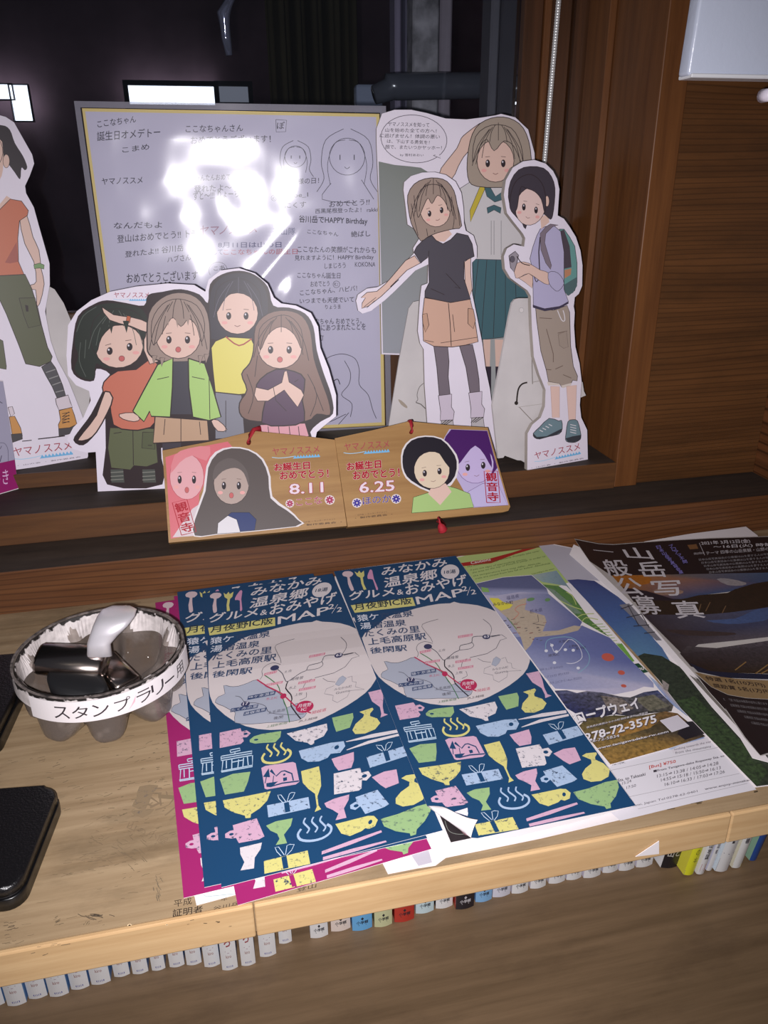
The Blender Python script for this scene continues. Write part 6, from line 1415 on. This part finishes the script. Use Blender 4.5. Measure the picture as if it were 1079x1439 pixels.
G0 = onZ(138, 925, .034); pts = [onZ(140, 922, .038), onZ(139, 905, .045), onZ(146, 893, .050), onZ(155, 880, .055), onZ(163, 866, .058), onZ(168, 856, .058), onZ(170, 851, .0575)]
vw = [(RR[0]) * w_ for w_ in (.0075, .0070, .0085, .0105, .0115, .0108, .0055)]
loft('grip', [(p, v_, (RR[2]) * th_, .85) for p, v_, th_ in zip(pts, vw, (.004, .0038, .0042, .0048, .0048, .0042, .002))], CHR, s1, 28)
s2 = empty('rubber_stamp', (-.070, .405, .02), 'dark metallic stamp lying low at the right inside the bowl', 'stamp')
B0 = onZ(145, 930, .022); B1 = onZ(182, 968, .016); dd = (B1 - B0).normalized(); sd = Vector((0, 0, 1)).cross(dd).normalized()
loft('holder', [(B0 + dd * k * (B1 - B0).length, sd * .009 * r, Vector((0, 0, .006)) * r, .5) for k, r in ((0, .7), (.04, 1), (.96, 1), (1, .8))], CHR2, s2)
loft('rubber_pad', [(B0 + dd * k * (B1 - B0).length + Vector((0, 0, -.0075)), sd * .0085, Vector((0, 0, .0018)), .5) for k in (.05, .95)], RUB, s2)

# ================================================================== stamp pads
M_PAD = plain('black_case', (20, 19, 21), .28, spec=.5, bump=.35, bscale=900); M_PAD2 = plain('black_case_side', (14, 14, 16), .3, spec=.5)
def pad(loc, w_, d_, h_, rot, label):
    t = empty('ink_pad', loc, label, 'ink pad', 'black ink pads on the counter', (0, 0, rot))
    def rb(name, x0, x1, y0, y1, z0, z1, r, mat, bev):
        bm = bmesh.new(); P = []
        for (cx_, cy_, a0) in ((x1 - r, y1 - r, 0), (x0 + r, y1 - r, 90), (x0 + r, y0 + r, 180), (x1 - r, y0 + r, 270)):
            for k in range(7): q = math.radians(a0 + 15 * k); P.append((cx_ + r * math.cos(q), cy_ + r * math.sin(q)))
        lo = [bm.verts.new((x, y, z0)) for x, y in P]; hi = [bm.verts.new((x, y, z1)) for x, y in P]
        bm.faces.new(lo[::-1]); top = bm.faces.new(hi); n = len(P)
        for k in range(n): bm.faces.new((lo[k], lo[(k + 1) % n], hi[(k + 1) % n], hi[k]))
        bmesh.ops.bevel(bm, geom=list(top.edges), offset=bev, segments=4, affect='EDGES', profile=.5)
        bmesh.ops.recalc_face_normals(bm, faces=bm.faces); me = bpy.data.meshes.new(name); bm.to_mesh(me); bm.free(); me.materials.append(mat)
        for p in me.polygons: p.use_smooth = abs(p.normal.z) < .98
        o = bpy.data.objects.new(name, me); COL.objects.link(o); o.parent = t; return o
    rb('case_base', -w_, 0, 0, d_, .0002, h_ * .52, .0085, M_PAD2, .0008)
    rb('hinge_band', -w_ + .001, -.001, .001, d_ - .001, h_ * .52, h_ * .62, .008, plain('seam', (60, 58, 60), .2, spec=.6), .0003)
    rb('lid', -w_ + .0004, -.0004, .0004, d_ - .0004, h_ * .62, h_, .0085, M_PAD, .0022)
    return t
pad((-.1080, .2800, 0), .11, .066, .013, math.radians(-7), 'black ink pad case nearest the camera at the lower left')
pad((-.1425, .3920, 0), .10, .085, .016, math.radians(-4), 'black ink pad case left of the bowl, cut off by the frame')

# ================================================================== books on the lower shelf
random.seed(11)
SM = lambda c_, n_='cover': plain(n_, c_, .32, spec=.45, k=1.75)
BZ = -.22
M_PG = plain('book_pages', (182, 170, 150), .8, k=1.2)
c0 = C(0, 1260, 3.597); c3 = C(280, 1240, 3.372); c4 = C(560, 1170, 3.854); c5 = C(820, 1140, 4.166)
bluec = (92, 128, 168); W_ = (190, 188, 202)
_mc = {}
def cm(c_):
    if c_ not in _mc: _mc[c_] = SM(c_, 'book_cover')
    return _mc[c_]
def book(x0, x1, yb, spine, side, label, kind, group, tilt=0.0, depth=.112, h=.172):
    pL = onZ(x0, yb + (2 if tilt == 0 else 0), BZ + .0002); pR = onZ(x1, yb - 2, BZ + .0002)
    w_ = max(.004, (pR - pL).length - .0006); ang = 0
    c = (pL + pR) / 2
    t = empty('book', (c.x, c.y, BZ + .0002), label, 'book', group, (0, math.radians(tilt), ang))
    if tilt: t.location.z += .5 * w_ * math.sin(math.radians(abs(tilt)))
    hw = w_ / 2; bul = min(.0014, w_ * .12)
    # cover: spine with a slight round, two boards
    prof = [(-hw, depth), (-hw, .0018)] + [(-hw + w_ * k / 8, .0012 - bul * math.sin(math.pi * k / 8)) for k in range(9)] + [(hw, .0018), (hw, depth)]
    inner = [(hw - .0006, depth), (hw - .0006, .0022), (-hw + .0006, .0022), (-hw + .0006, depth)]
    P = prof + inner; n = len(P)
    bm = bmesh.new(); lo = [bm.verts.new((x, y, 0)) for x, y in P]; hi = [bm.verts.new((x, y, h)) for x, y in P]
    for k in range(n): bm.faces.new((lo[k], lo[(k + 1) % n], hi[(k + 1) % n], hi[k]))
    for tr_ in tess(P): bm.faces.new([lo[i] for i in reversed(tr_)]); bm.faces.new([hi[i] for i in tr_])
    bmesh.ops.recalc_face_normals(bm, faces=bm.faces)
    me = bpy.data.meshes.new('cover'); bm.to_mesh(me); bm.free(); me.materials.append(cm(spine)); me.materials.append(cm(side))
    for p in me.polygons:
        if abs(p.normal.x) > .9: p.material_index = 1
    o = bpy.data.objects.new('cover', me); COL.objects.link(o); o.parent = t
    bm = bmesh.new(); bmesh.ops.create_cube(bm, size=1)
    for v in bm.verts: v.co = Vector((v.co.x * (w_ - .0016), .0026 + (v.co.y + .5) * (depth - .004), .0015 + (v.co.z + .5) * (h - .003)))
    me = bpy.data.meshes.new('pages'); bm.to_mesh(me); bm.free(); me.materials.append(M_PG); o = bpy.data.objects.new('pages', me); COL.objects.link(o); o.parent = t
    # spine print, laid on the rounded spine
    class Sp:
        n = Vector((0, -1, 0))
        def pos(s, u, v, hh=0): return Vector((u * hw, .0012 - bul * math.sin(math.pi * max(0, min(1, (u + 1) / 2))) - .00003 - hh, v))
    a = Art(); k = kind
    def tx(s_, u0, u1, v0, v1, c_, b_=.02): a.text(s_, (u0, v0), (u1, v0), (u0, v1), c_, b_)
    if k == 'white':
        a.poly([(-.42, .0030), (.42, .0030), (.42, .0042), (-.42, .0042)], (110, 112, 160))
        for q in range(5): a.poly([(-.36 + q * .17, .0026), (-.30 + q * .17, .0026), (-.30 + q * .17, .0046), (-.36 + q * .17, .0046)], (96, 98, 150))
        tx('kiro', -.34, .34, .0125, .0155, (150, 110, 106)); a.poly([(-.12, .0172), (.12, .0172), (.12, .0178), (-.12, .0178)], (170, 150, 160)); a.poly([(-.4, .0188), (.4, .0188), (.4, .0195), (-.4, .0195)], (160, 140, 150))
        tx('ろ', -.4, .4, .024, .033, (146, 64, 70), .03); tx('ま', -.4, .4, .036, .045, (146, 64, 70), .03)
    elif k == 'mark':
        dk = (40, 40, 48) if sum(spine) > 160 else (190, 186, 190)
        a.poly([(0, .0105), (.16, .0122), (0, .0139), (-.16, .0122)], dk); tx('小学館', -.58, .58, .0068, .0100, dk, .03); a.poly([(-.4, .0052), (.4, .0052), (.4, .0058), (-.4, .0058)], dk)
        for v0 in (.03, .05, .07): tx('山', -.5, .5, v0, v0 + .012, dk, .02)
    elif k == 'black':
        tx('山と', -.7, .7, .012, .020, (190, 186, 180), .02); tx('文庫', -.7, .7, .023, .031, (190, 186, 180), .02)
    elif k == 'yellow':
        a.poly([(-.98, .0002), (.98, .0002), (.98, .005), (-.98, .005)], (60, 84, 150))
        for q, ch_ in enumerate('山歩きの本'): tx(ch_, -.2, .5, .045 - q * .008, .051 - q * .008, (70, 66, 40), .0)
    elif k == 'redtag':
        a.poly([(-.6, .003), (.6, .003), (.6, .011), (-.6, .011)], (160, 30, 46)); tx('山', -.3, .3, .005, .009, (210, 200, 204), .02)
        for q, ch_ in enumerate('百名山地図'): tx(ch_, -.45, .45, .040 - q * .006, .0452 - q * .006, (50, 44, 54), .03)
    elif k == 'plain':
        for q, ch_ in enumerate('登山地図帳'): tx(ch_, -.4, .4, .042 - q * .006, .0468 - q * .006, (70, 66, 76), .02)
    elif k == 'navyfoot':
        a.poly([(-.99, .0002), (.99, .0002), (.99, .014), (-.99, .014)], (36, 44, 84)); a.line([(-.8, .0195), (0, .0188), (.8, .0195)], .0006, (90, 90, 110))
        a.ell(0, .040, .55, .006, (60, 58, 66)); a.ell(0.1, .039, .45, .005, W_); a.poly([(-.2, .03), (.2, .03), (.2, .0325), (-.2, .0325)], (60, 58, 66))
    elif k == 'cream':
        a.poly([(-.99, .0002), (.99, .0002), (.99, .004), (-.99, .004)], (196, 186, 110))
        for q, ch_ in enumerate('旅の本棚'): tx(ch_, -.4, .4, .046 - q * .0065, .0512 - q * .0065, (60, 56, 66), .03)
    if a.it: a.build('spine_print', Sp(), MP_CARD, None, dz=.000004, base=.00002).parent = t
    # adopt() is skipped: the print is already in the book's own frame
    if k == 'redblack':
        pass
    return t
G1 = 'white-spined comic paperbacks at the left of the lower shelf'; G2 = 'comic paperbacks with a publisher mark in the middle of the lower shelf'; G3 = 'leaning books at the right end of the lower shelf'
ORD = ['first', 'second', 'third', 'fourth', 'fifth', 'sixth', 'seventh', 'eighth', 'ninth', 'tenth', 'eleventh', 'twelfth', 'thirteenth', 'fourteenth', 'fifteenth', 'sixteenth']
L1 = [(-17, 7, 1414), (10, 37.5, 1413), (40, 67, 1403), (69.5, 97, 1400), (99.5, 126, 1390), (128, 156, 1383), (160, 183, 1372.5), (186, 209, 1368.5), (213, 233, 1364), (238, 260, 1359), (262, 284, 1356), (287, 310, 1358.6), (312, 335, 1363), (339, 360, 1357), (365, 389, 1344), (392, 411, 1326)]
for i, (x0, x1, yb) in enumerate(L1):
    lab = '%s white-spined comic paperback counted from the left end of the lower shelf' % ORD[i]
    if i == 12: lab = 'white-spined comic paperback pulled out farthest toward the front of its row'
    if i == 15: lab = 'last white-spined comic paperback, half hidden beside the gap in the row'
    book(x0, x1, yb, W_, bluec, lab, 'white', G1)
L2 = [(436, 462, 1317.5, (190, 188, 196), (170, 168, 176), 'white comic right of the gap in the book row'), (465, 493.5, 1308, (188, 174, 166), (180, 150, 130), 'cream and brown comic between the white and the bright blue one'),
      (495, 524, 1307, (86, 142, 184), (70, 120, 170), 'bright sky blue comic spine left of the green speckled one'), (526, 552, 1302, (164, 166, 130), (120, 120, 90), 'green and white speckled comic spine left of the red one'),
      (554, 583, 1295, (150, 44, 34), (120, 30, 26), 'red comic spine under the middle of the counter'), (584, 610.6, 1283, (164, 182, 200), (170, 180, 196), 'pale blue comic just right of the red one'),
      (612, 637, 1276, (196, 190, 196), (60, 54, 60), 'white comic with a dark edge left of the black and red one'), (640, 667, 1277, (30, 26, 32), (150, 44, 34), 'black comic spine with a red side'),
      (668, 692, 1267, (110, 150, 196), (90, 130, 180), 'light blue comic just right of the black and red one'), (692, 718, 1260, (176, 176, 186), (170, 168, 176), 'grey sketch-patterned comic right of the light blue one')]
for x0, x1, yb, sp, sd_, lab in L2: book(x0, x1, yb, sp, sd_, lab, 'mark', G2)
L3 = [(719, 743, 1255), (745, 768, 1248), (771, 795, 1241), (796, 818, 1236), (820, 845, 1233), (847, 869, 1226), (870, 892.5, 1223), (894, 918, 1218)]
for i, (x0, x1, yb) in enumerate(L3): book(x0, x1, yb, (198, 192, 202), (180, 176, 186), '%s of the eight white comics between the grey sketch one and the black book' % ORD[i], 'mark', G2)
book(927, 954, 1222, (28, 26, 30), (196, 190, 192), 'black leaning book with pale lettering beside the yellow one', 'black', G3, tilt=8)
book(960, 976, 1232, (200, 190, 40), (190, 180, 60), 'bright yellow leaning book with a blue foot', 'yellow', G3, tilt=9)
book(979, 990, 1231, (196, 190, 198), (190, 184, 190), 'thin white leaning book with a red tag at its foot', 'redtag', G3, tilt=9)
book(993, 1001, 1226, (190, 186, 196), (170, 170, 186), 'thinnest white leaning book right of the red tagged one', 'plain', G3, tilt=9)
book(1004, 1024, 1227, (190, 188, 200), (170, 180, 190), 'white leaning book with a navy blue foot', 'navyfoot', G3, tilt=9)
book(1028, 1042, 1222, (196, 188, 184), (190, 180, 160), 'cream leaning book with a yellow foot', 'cream', G3, tilt=9)
book(1053, 1064, 1212, (34, 62, 120), (120, 150, 130), 'dark blue leaning book at the far right end of the row', 'none', G3, tilt=10)
sl = [onZ(405, 1326, BZ + .001), onZ(411, 1327, BZ + .001)]
